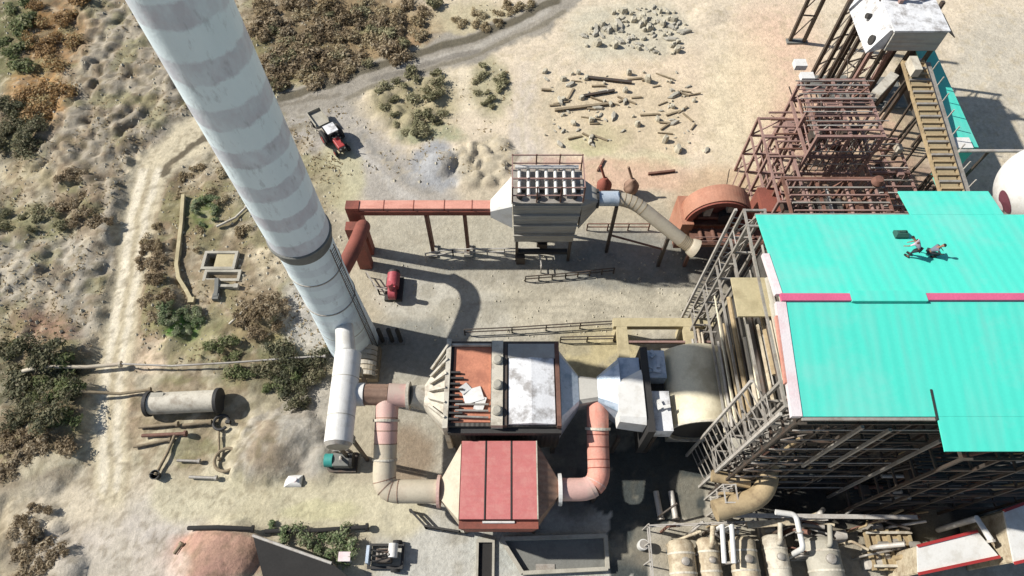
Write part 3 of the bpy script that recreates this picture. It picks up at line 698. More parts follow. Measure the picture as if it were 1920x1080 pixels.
# red hopper
t = thing('red_hopper', 'red three panel hopper box with a cone at each end', 'hopper', (-1, 12.2, 0))
hx0, hx1, hy0, hy1 = -4.15, 2.05, 9.2, 15.4
part(t, 'casing', 'red_dark', lambda b: b.span((hx0, hy0, 2.2), (hx1, hy1, 6.8)))
for k in range(3):
    a = hx0+.06+k*2.07; part(t, 'top_panel', 'red_panel', lambda b: b.span((a, hy0+.03, 6.805), (a+1.9, hy1-.03, 6.98)))
    part(t, 'panel_flange', 'black_steel' if k < 2 else 'cream_shell', lambda b: b.span((a+1.91, hy0+.03, 6.805), (a+2.0, hy1-.03, 7.02)))
part(t, 'south_lip', 'white_paint', lambda b: b.tube([(-2.3, hy0-.12, 6.55),(.2, hy0-.12, 6.55)], .1, 10), True)
part(t, 'south_skirt', 'red_dark', lambda b: b.ring_loft([rect((-1.05, hy0-.3, 6.5), X, Y, 3.1, .3, 4), rect((-1.05, hy0-.1, 2.4), X, Y, 2.7, .1, 4)][::-1]))
part(t, 'west_cone', 'cream_pipe', lambda b: b.ring_loft([circ((-5.85,11.75,5.0), Y, Z, .95, 4), rect((hx0-.01, 12.2, 4.7), Y, Z, 3.0, 2.15, 4)][::1]))
part(t, 'east_cone', 'brown_shell', lambda b: b.ring_loft([rect((hx1+.01, 12.2, 4.7), Y, Z, 3.0, 2.15, 4), circ((3.75,11.9,5.0), Y, Z, .95, 4)]))
for x in (hx0+.2, hx1-.2):
    for y in (hy0+.2, hy1-.2):
        part(t, 'leg', 'dark_steel', lambda b: b.span((x-.15, y-.15, 0), (x+.15, y+.15, 2.2)))
part(t, 'dust_hopper', 'rust_steel', lambda b: b.ring_loft([rect((-1, 12.3, .7), X, Y, .5, .5, 4), rect((-1, 12.3, 2.19), X, Y, 2.4, 2.4, 4)]))

t = thing('salmon_pipe', 'salmon orange elbow pipe rising right of the red hopper', 'pipe', (7, 12, 0))
pth = rround([(3.75,11.9,5.0),(7.2,11.9,5.0),(7.2,15.5,5.6),(7.3,19.4,6.8)], 2.0, 7)
part(t, 'elbow_run', 'pink_pipe', lambda b: b.tube(pth[:5], .92, 24), True)
part(t, 'elbow_run', 'salmon_pipe', lambda b: b.tube(pth[4:], .92, 24), True)
part(t, 'flange', 'white_paint', lambda b: b.tube([(3.76,11.9,5.0),(4.05,11.9,5.0)], 1.3, 24))
part(t, 'flange', 'cream_shell', lambda b: b.tube([(7.23,16.6,5.95),(7.235,16.8,6.02)], 1.08, 24))
for i in (3, 5, 8, 10, 12, 14):
    if i < len(pth)-1: part(t, 'weld_seam', 'red_dark' if i > 5 else 'pink_pipe', lambda b: b.tube([pth[i]-(pth[i+1]-pth[i]).normalized()*.04, pth[i]+(pth[i+1]-pth[i]).normalized()*.04], .945, 24))
part(t, 'leg', 'dark_steel', lambda b: b.span((6.95,11.8,0), (7.25,12.1,4.1)))

# fan casing: white-blue cone, dark frame, drum
t = thing('white_fan_casing', 'white metal casing widening from the neck, with dark gap behind', 'duct casing', (10, 19.6, 0))
part(t, 'cone', 'zinc', lambda b: b.ring_loft([rect((7.2, 19.6, 6.8), Y, Z, 1.1, 1.15, 24), rect((9.0, 19.7, 6.6), Y, Z, 2.4, 2.1, 24)]))
part(t, 'south_flank', 'white_paint', lambda b: b.ring_loft([rect((8.7, 18.2, 7.6), Y, Z, 1.7, 1.2, 24), rect((10.85, 18.6, 7.6), Y, Z, 2.4, 1.25, 24)]))
part(t, 'casing', 'zinc', lambda b: b.span((9.0, 17.4, 4.6), (10.8, 22.2, 8.3)))
part(t, 'frame_bar', 'black_steel', lambda b: b.span((10.9, 15.6, 2.5), (11.5, 23.0, 8.7)))
part(t, 'open_box', 'white_dirty', lambda b: b.span((11.6, 15.9, 6.4), (13.1, 19.3, 8.0)))
part(t, 'open_box', 'zinc', lambda b: b.span((11.6, 20.5, 6.4), (13.1, 23.0, 8.0)))
part(t, 'recess', 'black_steel', lambda b: b.span((11.6, 19.31, 5.5), (13.1, 20.49, 6.6)))
rr = random.Random(8)
for k in range(9):
    part(t, 'loose_strip', 'zinc' if k < 6 else 'white_paint', lambda b: b.box((rr.uniform(11.9,12.8), rr.uniform(20.8,22.8) if k < 6 else rr.uniform(16.5,18.8), 8.12+k*.03), (rr.uniform(.5,1.0), .28, .06), Matrix.Rotation(rr.uniform(0,3), 3, 'Z')))
for x in (9.2, 12.2):
    for y in (16.4, 22.4):
        part(t, 'leg', 'dark_steel', lambda b: b.span((x-.15, y-.15, 0), (x+.15, y+.15, 4.6 if x < 10 else 6.38)))

t = thing('tan_drum', 'big tan horizontal drum with dark open end beside steel building', 'drum', (16, 19, 0))
part(t, 'shell', 'tan_drum', lambda b: b.tube([(16.0,23.4,5.8),(16.0,16.6,5.8)], 2.85, 40, False), True)
part(t, 'inner_wall', 'black_steel', lambda b: b.tube([(16.0,23.3,5.8),(16.0,16.8,5.8)], 2.75, 40, True), True)
part(t, 'rim', 'cream_shell', lambda b: [b.beam((16+2.83*math.cos(a), 16.55, 5.8+2.83*math.sin(a)), (16+2.83*math.cos(a+.17), 16.55, 5.8+2.83*math.sin(a+.17)), .16, .16) for a in [k*2*math.pi/38 for k in range(38)]])
for y in (17.6, 22.4):
    part(t, 'saddle', 'concrete', lambda b: b.span((14.2, y-.3, 0), (17.0, y+.3, 3.6)))

# cream concrete beam frame
t = thing('concrete_gantry', 'cream concrete beam frame standing north of the white casing', 'concrete frame', (14, 25, 0))
zc = 3.4
for px in (1165, 1290, 1425):
    a = un(px, 604, zc); part(t, 'column', 'concrete_tan', lambda b: b.span((a.x-.45, a.y-.45, 0), (a.x+.45, a.y+.45, zc-.7)))
    part(t, 'cross_beam', 'concrete_tan', lambda b: b.span((a.x-.5, a.y-5.4, zc-.7), (a.x+.5, a.y-.46, zc-.004)))
a = un(1150, 604, zc); c = un(1440, 604, zc)
part(t, 'long_beam', 'concrete_tan', lambda b: b.span((a.x, a.y-.45, zc-.7), (c.x, a.y+.45, zc)))
a2 = un(1165, 640, zc); c2 = un(1440, 640, zc)
part(t, 'thin_beam', 'rose_steel', lambda b: b.span((a2.x+.6, a2.y-.1, zc-.35), (c2.x-.6, a2.y+.1, zc-.05)))
# ================================================================== BOILER HOUSE with teal roof
t = thing('boiler_house', 'tall boiler house with bright teal metal roof and red ridge caps', 'building', (28, 20, 0))
ye, yr, yw = 27.3, 19.9, 12.5; sl = 1.3/7.4
def rz(y): return 23.3-abs(y-yr)*sl
def slab(b, x0, x1, ya, yb, th=.12):
    vs = []
    for x in (x0, x1):
        for y in (ya, yb):
            for dz in (-th, 0): vs.append((x, y, rz(y)+dz))
    b.add(vs, [(0,1,3,2),(4,6,7,5),(0,4,5,1),(2,3,7,6),(0,2,6,4),(1,5,7,3)])
part(t, 'north_slope', 'teal_sheet', lambda b: slab(b, 17.3, 41, yr+.01, ye))
part(t, 'roof_extension', 'teal_sheet', lambda b: slab(b, 28.3, 34.9, ye+.01, 29.7))
part(t, 'south_slope', 'teal_sheet', lambda b: slab(b, 17.4, 41, yw, yr-.01))
part(t, 'roof_extension', 'teal_sheet', lambda b: slab(b, 25.5, 41, 10.5, yw-.01))
part(t, 'ridge_cap', 'pink_ridge', lambda b: b.span((17.1, yr-.28, 23.2), (21.5, yr+.24, 23.44)))
part(t, 'ridge_cap', 'teal_sheet', lambda b: b.span((21.52, yr-.35, 23.15), (26.3, yr+.4, 23.5)))
part(t, 'ridge_cap', 'pink_ridge', lambda b: b.span((26.32, yr-.25, 23.2), (41, yr+.24, 23.46)))
def barge(b, ya, yb, x0, x1, th=.3):
    vs = []
    for x in (x0, x1):
        for y in (ya, yb):
            for dz in (-th, .06): vs.append((x, y, rz(y)+dz))
    b.add(vs, [(0,1,3,2),(4,6,7,5),(0,4,5,1),(2,3,7,6),(0,2,6,4),(1,5,7,3)])
part(t, 'flashing', 'black_steel', lambda b: barge(b, 12.3, 14.1, 25.36, 25.48, .3))
part(t, 'barge_board', 'white_trim', lambda b: barge(b, yw, yr-.3, 16.75, 17.38))
part(t, 'barge_board', 'white_trim', lambda b: barge(b, yr+.26, 23.6, 16.85, 17.29))
part(t, 'barge_edge', 'red_duct', lambda b: barge(b, yw+2, yr-1.2, 16.62, 16.74, .25))
part(t, 'wall', 'dark_cladding', lambda b: b.span((18.9, 14.2, 0), (19.1, 27.0, 22)))
part(t, 'wall', 'dark_cladding', lambda b: b.span((19.11, 14.2, 0), (41, 14.4, 22)))
part(t, 'wall', 'dark_cladding', lambda b: b.span((19.11, 26.8, 0), (41, 27.0, 22)))
part(t, 'gutter', 'grey_steel', lambda b: b.span((17.4, yw-.2, rz(yw)-.25), (25.4, yw-.02, rz(yw)-.1)))
part(t, 'gutter', 'grey_steel', lambda b: b.span((17.3, ye+.02, rz(ye)-.25), (28.2, ye+.16, rz(ye)-.06)))

t = thing('steel_gantry', 'tall pale steel gantry with pipe runs along the west side of the teal building', 'gantry', (17.6, 20, 0))
frame(t, [17.1, 18.6], [13.6, 15.2, 27.2, 28.6], [4.5, 9, 13.2, 17.2, 20.8], 'grey_steel', .2, .16)
for x, y, z in ((16.8, 13.2, 20.4), (16.0, 16.0, 18.8), (16.8, 29.2, 20), (18.4, 28.9, 19.5)):
    part(t, 'column', 'light_steel', lambda b: b.span((x-.1, y-.1, 0), (x+.1, y+.1, z)))
part(t, 'landing', 'concrete_tan', lambda b: b.span((16.2, 21.2, 17.9), (18.7, 24.4, 18.1)))
part(t, 'landing', 'concrete', lambda b: b.span((17.25, 13.75, 9.05), (18.8, 15.0, 9.15)))
rr = random.Random(4)
cols_ = ('grey_steel','light_steel','tan_pipe','dark_steel','cream_pipe','beige_tank','tan_drum','concrete')
for k in range(34):
    z = 3.5+k*.52; x = 16.9+.012*k*k/4+rr.uniform(-.25,.5); y0 = rr.uniform(15.4, 17.5); y1 = rr.uniform(21.5, 27)
    x = min(18.6, max(17.0, x))
    part(t, 'pipe_run', rr.choice(cols_), lambda b: b.tube([(x,y0,z),(x+rr.uniform(-.1,.1),y1,z)], rr.choice((.07,.1,.14,.2)), 8), True)
for k in range(9):
    y = 15.6+k*1.3; part(t, 'bracket', 'grey_steel', lambda b: b.span((17.2, y, 2+k*.4), (18.85, y+.12, 2.1+k*.4)))
for z in (5.5, 10, 14.2, 18.2):
    part(t, 'hand_rail', 'light_steel', lambda b: b.span((16.96, 13.72, z), (17.02, 15.08, z+.06)))
    part(t, 'hand_rail', 'light_steel', lambda b: b.span((16.96, 27.3, z), (17.02, 28.5, z+.06)))
def rungs(b):
    for k in range(26): b.beam((16.8,29.2,2+k*.68), (18.4,28.9,2+k*.68), .06)
part(t, 'ladder', 'grey_steel', rungs)
for k in range(16):
    z = 2+k*1.15; part(t, 'rung', 'grey_steel', lambda b: b.beam((16.8,13.2,z), (16.0,16.0,z-.2), .07))

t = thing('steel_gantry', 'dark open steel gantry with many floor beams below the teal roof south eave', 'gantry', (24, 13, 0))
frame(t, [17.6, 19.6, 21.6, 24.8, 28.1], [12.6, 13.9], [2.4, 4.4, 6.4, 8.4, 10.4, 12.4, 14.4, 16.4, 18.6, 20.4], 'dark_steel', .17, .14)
for x, z in ((28.1, 17.6), (21.6, 20.6), (23.6, 20)):
    part(t, 'column', 'grey_steel', lambda b: b.span((x-.1, 12.2, 0 if x > 28 else 11), (x+.1, 12.4, z)))
for k, z in enumerate((3.3, 5.4, 7.4, 9.4, 11.4, 13.3, 15.2, 17.4, 19.5)):
    part(t, 'hand_rail', 'grey_steel' if k % 2 else 'light_steel', lambda b: b.span((17.7, 12.38, z), (24.6 if k % 2 else 28.0, 12.44, z+.07)))
rr = random.Random(14)
for k in range(40):
    x = 18+k*.4; z0 = rr.uniform(1, 16); z1 = z0+rr.uniform(1.5, 4); y = rr.uniform(12.75, 13.8)
    part(t, 'standpipe', rr.choice(('grey_steel','dark_steel','dark_steel','rust_steel','tan_pipe')), lambda b: b.tube([(x, y, z0),(x, y, min(z1, 20))], rr.choice((.06,.1,.14)), 8), True)
for z, xa, xb in ((6.45,21.8,28),(10.45,17.8,24.6),(3.25,24.9,28),(14.45,24.9,28)):
    part(t, 'floor_grating', 'dark_mesh', lambda b: [b.span((xa, 12.72+k*.2, z), (xb, 12.82+k*.2, z+.05)) for k in range(5)])

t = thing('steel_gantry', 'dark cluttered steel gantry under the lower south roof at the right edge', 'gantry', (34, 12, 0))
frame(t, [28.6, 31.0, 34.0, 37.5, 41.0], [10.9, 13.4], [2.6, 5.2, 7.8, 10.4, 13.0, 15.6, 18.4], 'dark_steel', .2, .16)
rr = random.Random(43)
for k in range(44):
    p = (rr.uniform(28.8,40), rr.uniform(11.1,13.2), rr.uniform(.5,17)); q = rr.choice(((p[0]+rr.uniform(1,4), p[1], p[2]), (p[0], p[1], p[2]+rr.uniform(1,4)), (p[0]+1.5, p[1], p[2]+2)))
    part(t, 'pipe', rr.choice(('grey_steel','dark_steel','tan_pipe','rust_steel','light_steel','dark_steel')), lambda b: b.tube([p, q], rr.choice((.06,.1,.16)), 8), True)
for z, xa, xb in ((2.65,28.8,36),(7.85,31.2,40.8),(13.05,28.8,37)):
    part(t, 'floor_grating', 'dark_mesh', lambda b: [b.span((xa, 11.05+k*.28, z), (xb, 11.22+k*.28, z+.05)) for k in range(8)])
for k in range(7):
    p = (rr.uniform(29,38), 12.2, rr.choice((2.7, 7.9))); part(t, 'motor', rr.choice(('dark_steel','grey_steel','rust_steel')), lambda b: b.box((p[0],p[1],p[2]+.5), (rr.uniform(.6,1.4), .8, rr.uniform(.6,1.0))))

# two workers on the roof
def skinned(name, joints, edges, m, parent=None, root=0):
    org = ORG.get(parent.name, Vector()) if parent else Vector()
    me = bpy.data.meshes.new(name); me.from_pydata([Vector(j[0])-org for j in joints], edges, [])
    o = bpy.data.objects.new(name, me); COL.objects.link(o); me.materials.append(MATS[m])
    sk = o.modifiers.new('skin', 'SKIN'); sk.use_smooth_shade = True
    for i, j in enumerate(joints):
        me.skin_vertices[0].data[i].radius = (j[1], j[1] if len(j) < 3 else j[2]); me.skin_vertices[0].data[i].use_root = (i == root)
    o.modifiers.new('subd', 'SUBSURF').levels = 1; o.modifiers['subd'].render_levels = 1
    if parent: o.parent = parent
    ORG[o.name] = org
    return o
def worker(label, base, face, pose, shirt, trousers):
    """base: point on the roof between the feet; face: heading; pose: bend angles"""
    bx, by = base; bz = rz(by); M = Matrix.Rotation(face, 3, 'Z'); O = Vector((bx, by, bz))
    def W(x, y, z):  # x right, y forward, z up
        return O + M @ (Vector((x, y, z))*1.15)
    if pose == 'stoop':
        hip, chest, neck, head = (0,-.18,.92), (0,.18,1.2), (0,.36,1.30), (0,.50,1.34)
        knee = lambda s: (s*.12,.02,.5); foot = lambda s: (s*.13,0,.08); toe = lambda s: (s*.15,.2,.05)
        elb = lambda s: (s*.26,.36,.92); hand = lambda s: (s*.2,.52,.68)
    else:            # squatting
        hip, chest, neck, head = (0,-.25,.36), (0,-.06,.76), (0,.06,.94), (0,.16,1.06)
        knee = lambda s: (s*.2,.28,.50); foot = lambda s: (s*.15,0,.08); toe = lambda s: (s*.18,.22,.05)
        elb = lambda s: (s*.3,.2,.6); hand = lambda s: (s*.16,.42,.46)
    t = thing('person', label, 'person', (bx, by, bz))
    def lerp(a, b, f): return tuple(a[i]*(1-f)+b[i]*f for i in range(3))
    J = [(W(*hip), .14, .11)]; E = []
    def add(p, r, par, r2=None): J.append((W(*p), r, r2 or r)); E.append((par, len(J)-1)); return len(J)-1
    w = add(lerp(hip, chest, .5), .13, 0, .1); c = add(chest, .16, w, .11); n = add(neck, .055, c); 
    hb = add(lerp(neck, head, .45), .075, n); hc = add(head, .1, hb, .105); add(tuple(head[i]+(head[i]-neck[i])*.45 for i in range(3)), .075, hc)
    add((head[0], head[1]+.1, head[2]+.0), .018, hc)   # nose
    for s in (-1, 1):
        add((s*.1, head[1]-.01, head[2]), .02, hc)       # ears
        k = add((s*.1, hip[1]+.02, hip[2]-.04), .095, 0); k = add(lerp((s*.1,hip[1],hip[2]), knee(s), .5), .08, k); k = add(knee(s), .06, k)
        k = add(lerp(knee(s), foot(s), .4), .055, k); k = add(foot(s), .045, k); add(toe(s), .04, k)
        k = add((s*.19, chest[1]+.03, chest[2]+.02), .06, c); k = add(elb(s), .045, k); k = add(lerp(elb(s), hand(s), .75), .033, k); h = add(hand(s), .034, k, .02)
        d = Vector(hand(s))-Vector(elb(s)); d.normalize(); hv = Vector(hand(s))
        for q in range(4):
            p1 = hv+d*.05+Vector(((q-1.5)*.022, .0, 0)); a = add(tuple(p1), .011, h); p2 = p1+d*(.05-.006*abs(q-1.5))+Vector((0,.012,-.006)); add(tuple(p2), .008, a)
        add(tuple(hv+d*.02+Vector((-s*.045,.02,0))), .01, h)
    skinned('body', J, E, 'skin', t)
    # shirt, trousers, hair as clothing meshes over the body
    sj = [(W(*lerp(hip, chest, .12)), .165, .14), (W(*lerp(hip, chest, .5)), .165, .135), (W(*chest), .19, .14), (W(*lerp(chest, neck, .5)), .1)]; se = [(0,1),(1,2),(2,3)]
    for s in (-1, 1):
        sj.append((W(s*.2, chest[1]+.03, chest[2]+.02), .082)); se.append((2, len(sj)-1)); sj.append((W(*lerp((s*.2,chest[1],chest[2]), elb(s), .8)), .065)); se.append((len(sj)-2, len(sj)-1))
    skinned('shirt', sj, se, shirt, t)
    tj = [(W(*hip), .175, .14)]; te = []
    for s in (-1, 1):
        for par, p, r in ((0, (s*.1, hip[1]+.02, hip[2]-.05), .115), (None, lerp((s*.1,hip[1],hip[2]), knee(s), .5), .1), (None, knee(s), .08), (None, lerp(knee(s), foot(s), .85), .066)):
            tj.append((W(*p), r)); te.append((len(tj)-2 if par is None else 0, len(tj)-1))
    skinned('trousers', tj, te, trousers, t)
    hd = W(*head); up = (Vector(W(*head))-Vector(W(*neck))).normalized()
    def hair(b):
        rot = up.to_track_quat('Z', 'Y').to_matrix(); rings = []
        for k in range(5):
            a = k/4*R(88)
            rings.append([hd+up*.03+rot @ Vector((.125*math.cos(a)*math.cos(q), .125*math.cos(a)*math.sin(q), .125*math.sin(a))) for q in (2*math.pi*i/12 for i in range(12))])
        b.ring_loft(rings)
    part(t, 'hair', 'hair', hair, True)
    for s in (-1, 1):
        part(t, 'shoe', 'rubber', lambda b: b.ring_loft([[W(foot(s)[0]+x, y, z) for x, y in ((-.055,-.08),(.055,-.08),(.06,.12),(.03,.25),(-.03,.25),(-.06,.12))] for z in (0.0, .09)]))
    return t
pa = un(1694, 490, 22); pb = un(1735, 488, 22)
worker('person in pale shirt and dark trousers stooping to the left on the teal roof', (pa.x, pa.y), R(42), 'stoop', 'cloth_pale', 'cloth_dark')
worker('person in grey shirt squatting behind the stooping worker on the teal roof', (pb.x, pb.y), R(-100), 'squat', 'cloth_grey', 'cloth_dark')
pc = un(1682, 447, 22)
t = thing('tool_bag', 'dark green tool bag lying at the left of the two roof workers', 'bag', (pc.x, pc.y, rz(pc.y)))
zb = rz(pc.y)
part(t, 'pouch', 'cloth_green', lambda b: b.ring_loft([rect((pc.x, pc.y, zb+.0), X, Y, .42, .28, 12), rect((pc.x, pc.y, zb+.22), X, Y, .45, .3, 12), rect((pc.x, pc.y, zb+.42), X, Y, .36, .12, 12)]), True)
part(t, 'handle', 'black_steel', lambda b: b.tube(rround([(pc.x-.22,pc.y,zb+.4),(pc.x-.2,pc.y,zb+.58),(pc.x+.2,pc.y,zb+.58),(pc.x+.22,pc.y,zb+.4)], .1), .025, 6), True)

# white tank beside the roof
tx, ty, tz, tr = 40.9, 31.3, 20.0, 3.3
t = thing('white_tank', 'white round tank with a maroon oval mark at the right edge', 'tank', (tx, ty, 0))
part(t, 'shell', 'white_paint', lambda b: b.lathe((tx,ty,tz), [(tr*math.cos(R(a)), tr*math.sin(R(a))) for a in range(-80, 86, 5)], 48), True)
part(t, 'skirt', 'grey_steel', lambda b: b.lathe((tx,ty,0), [(2.2,0),(2.2,17.6)], 32))
tc = Vector((tx,ty,tz)); tv = (Vector((0,0,H))-tc).normalized(); trt = (X-tv*X.dot(tv)).normalized(); tup = tv.cross(trt)
def mark(b, ox, oy, ha, hb, off):
    d = trt*ox+tup*oy+tv*math.sqrt(1-ox*ox-oy*oy); e1 = d.cross(tup).normalized(); e2 = d.cross(e1); n = 20
    P = [tc+d*(tr+off)]+[tc+(d*tr+e1*ha*math.cos(2*math.pi*k/n)+e2*hb*math.sin(2*math.pi*k/n)).normalized()*(tr+off) for k in range(n)]
    b.add(P, [(0, k+1, (k+1) % n+1) for k in range(n)])
part(t, 'oval_mark', 'maroon_mark', lambda b: mark(b, -.72, -.34, .55, .95, .05))
part(t, 'oval_mark', 'white_trim', lambda b: mark(b, -.775, -.42, .22, .4, .09))
part(t, 'vent', 'grey_steel', lambda b: b.lathe((tx-.5, ty+.4, tz+3.3), [(.35,0),(.35,.5),(.5,.55),(.2,.8)], 14), True)

# ================================================================== NORTH EAST STEELWORK
t = thing('pipe_rack', 'low rose brown pipe rack of posts and rails beyond the orange drum', 'gantry', (31, 46.5, 0))
frame(t, [26.0, 28.6], [38.5, 41.5, 44.2, 46.8, 49.4], [3.0, 6.0, 8.6], 'rose_steel', .26, .2)
rr = random.Random(52)
for k in range(22):
    p = (rr.uniform(24,29.4), rr.uniform(36,50), rr.uniform(0,3)); q = (p[0]+rr.uniform(-1.5,1.8), p[1]+rr.uniform(-2.5,2.5), p[2]+rr.uniform(2,6)); part(t, 'strut', rr.choice(('rose_steel','rust_steel','dark_steel')), lambda b: b.beam(p, q, rr.choice((.08,.12))))
for k in range(7):
    y = 44+k*1.0; part(t, 'pipe', 'rust_steel' if k % 2 else 'rose_steel', lambda b: b.tube([(27.1, y, 8.75),(34.0, y, 8.75)], .11, 8), True)
for k in range(4):
    x = 27.4+k*.5; part(t, 'pipe', 'rose_steel', lambda b: b.tube([(x, 40.5, 4.4+k*.1),(x, 49.0, 4.4+k*.1)], .1, 8), True)

t = thing('steel_gantry', 'rose brown three storey steel frame with boxed grid front behind the teal roof', 'gantry', (32.6, 47, 0))
frame(t, [29.6, 32.8, 36.0], [43.8, 47.6, 51.4], [6.4, 9.2, 12.0], 'rose_steel', .3, .26)
for k in range(9):
    x = 30.2+k*.66; part(t, 'stud', 'grey_steel' if k % 3 else 'black_steel', lambda b: b.span((x-.05, 43.85, 6.6), (x+.05, 43.95, 11.6)))
for k in range(5):
    z = 7+k*.95; part(t, 'rail', 'light_steel' if k % 2 else 'rose_steel', lambda b: b.span((29.8, 43.6, z), (35.8, 43.66, z+.1)))
for k in range(7):
    y = 44.4+k*1.0; part(t, 'joist', 'rose_steel', lambda b: b.span((29.8, y, 12.0), (35.8, y+.14, 12.18)))
for k in range(5):
    x = 30.3+k*1.2; part(t, 'joist', 'rust_steel', lambda b: b.span((x, 44, 9.3), (x+.14, 51.2, 9.45)))
for k in range(12):
    y = 44.2+k*.58; part(t, 'rail', ('rose_steel','light_steel','grey_steel')[k % 3], lambda b: b.tube([(28.6, y, 12.35+.02*k),(36.2+rr.uniform(-1,.5), y, 12.35+.02*k)], .06, 6))
for k in range(10):
    x = 29.8+k*.62; part(t, 'rail', ('rose_steel','dark_steel')[k % 2], lambda b: b.tube([(x, 43.9, 9.6),(x, 51.2, 9.6+rr.uniform(0,1))], .07, 6))
for k in range(8):
    p = (rr.uniform(30,35.6), rr.uniform(44.2,51), 9.4); part(t, 'machine_box', rr.choice(('dark_steel','rust_steel','rose_steel','grey_steel')), lambda b: b.box((p[0],p[1],p[2]+.5), (rr.uniform(.4,1.1), rr.uniform(.4,1.0), rr.uniform(.5,1.2))))
for x, y, z, w in ((30.5,45.5,9.5,1.2),(33.8,46,9.5,1.4),(34.6,49.5,9.4,1.0),(31.2,49.6,6.6,1.3)):
    part(t, 'machine_box', 'dark_steel', lambda b: b.box((x,y,z+w*.35), (w, w*.8, w*.7)))
part(t, 'white_panel', 'white_paint', lambda b: b.box((29.9, 51.2, 12.5), (1.3, .9, .5)))
part(t, 'white_panel', 'white_paint', lambda b: b.box((29.7, 53.2, 12.3), (1.2, 1.0, .6)))
part(t, 'chute', 'cream_shell', lambda b: b.beam((36.2,48.8,12.4), (39.2,52.0,12.0), .9, .5))
for k in range(46):
    p = (rr.uniform(29.5,37), rr.uniform(43.5,52.5), rr.uniform(1,11)); q = (p[0]+rr.uniform(-2.2,2.2), p[1]+rr.uniform(-2.5,2.5), min(13.4, p[2]+rr.uniform(.5,4))); part(t, 'strut', rr.choice(('rose_steel','rust_steel','grey_steel','dark_steel')), lambda b: b.beam(p, q, rr.choice((.06,.09,.13))))
part(t, 'slab', 'rose_steel', lambda b: b.span((29.9, 48, 6.45), (35.7, 51.2, 6.6)))

t = thing('steel_gantry', 'low cluttered rose gantry squeezed between the grid frame and conveyor', 'gantry', (38.5, 43, 0))
frame(t, [36.9, 38.9, 40.9], [34.5, 39, 43.5, 48], [3.5, 7.0], 'rose_steel', .24, .2)
for k in range(16):
    y = 35+k*.8; part(t, 'joist', ('rose_steel','grey_steel','rust_steel','light_steel')[k % 4], lambda b: b.span((37, y, 7.05), (40.8, y+.12, 7.2)))
for k in range(18):
    p = (rr.uniform(37.2,40.6), rr.uniform(35,47.5), rr.choice((3.6, 7.25))); part(t, 'machine_box', rr.choice(('dark_steel','rust_steel','rose_steel','cream_shell')), lambda b: b.box((p[0],p[1],p[2]+.4), (rr.uniform(.3,.9), rr.uniform(.3,.9), rr.uniform(.3,.9))))

t = thing('steel_gantry', 'dark brown bunker frame crowded with beams just north of teal roof', 'gantry', (31, 35, 0))
frame(t, [26.4, 29.6, 32.8, 36.0], [31.5, 36.0, 40.6], [5.0, 9.6], 'rust_steel', .28, .24)
for k in range(10):
    y = 32+k*.9; part(t, 'joist', 'rose_steel' if k % 2 else 'grey_steel', lambda b: b.span((26.6, y, 9.65), (35.8, y+.15, 9.82)))
for k, (x, y) in enumerate(((27.8,33.5),(31.2,33.8),(34.4,34.0),(28.0,38.2),(31.4,38.4),(34.5,38.2))):
    part(t, 'bunker', ('dark_steel','dark_cladding','rust_steel')[k % 3], lambda b: b.ring_loft([rect((x,y,2.2), X, Y, .5, .5, 4), rect((x,y,5.2), X, Y, 1.2, 1.2, 4), rect((x,y,7.6), X, Y, 1.2, 1.2, 4)]))
for k in range(5):
    x = 27+k*2; part(t, 'pipe', 'light_steel' if k == 2 else 'rose_steel', lambda b: b.tube([(x, 31.6, 8.0),(x, 40.5, 8.4)], .16, 8), True)
part(t, 'red_valve', 'rust_steel', lambda b: b.lathe((35.0,39.6,9.9), [(.4,0),(.6,.3),(.4,.8)], 12), True)

# trestles carrying the coal conveyor out of the frame
def trestle(label, legs, hgt, m, nb=4):
    p = [un(*q) for q in legs]; c = sum(p, Vector())/len(p)
    t = thing('trestle', label, 'trestle', (c.x, c.y, 0), 'trestles north of the steel frames')
    for q in p:
        part(t, 'leg', m, lambda b: b.span((q.x-.2, q.y-.2, 0), (q.x+.2, q.y+.2, hgt)))
    for i in range(len(p)-1):
        for k in range(1, nb+1):
            z = hgt*k/nb; part(t, 'tie', m, lambda b: b.beam(p[i]+Vector((0,0,z-.1)), p[i+1]+Vector((0,0,z-.1)), .14))
            d = p[i+1]-p[i]
            part(t, 'brace', m, lambda b: b.beam(p[i]+Vector((0,.2,z-hgt/nb+.1)), p[i+1]+Vector((0,.2,z-.25)), .11))
    part(t, 'base_slab', 'concrete_dark', lambda b: b.box((c.x, c.y, .1), (max(abs(q.x-c.x) for q in p)*2+.9, max(abs(q.y-c.y) for q in p)*2+.7, .24)))
trestle('slim two legged brown trestle farthest left at the top of the yard', [(1480,78),(1506,80)], 17, 'dark_steel')
trestle('taller lattice trestle left of the white head house with dark braced legs', [(1510,164),(1534,152),(1556,150),(1586,172)], 18, 'dark_steel', 5)
trestle('broad dark trestle nearest the grid frame with three braced legs', [(1546,188),(1578,178),(1622,182)], 18, 'dark_steel', 6)
trestle('thin brown trestle between the lattice trestle and white head house', [(1574,196),(1610,190)], 15, 'rose_steel')
trestle('braced dark trestle bent under the white head house', [(1640,200),(1672,150)], 11.5, 'dark_steel', 5)

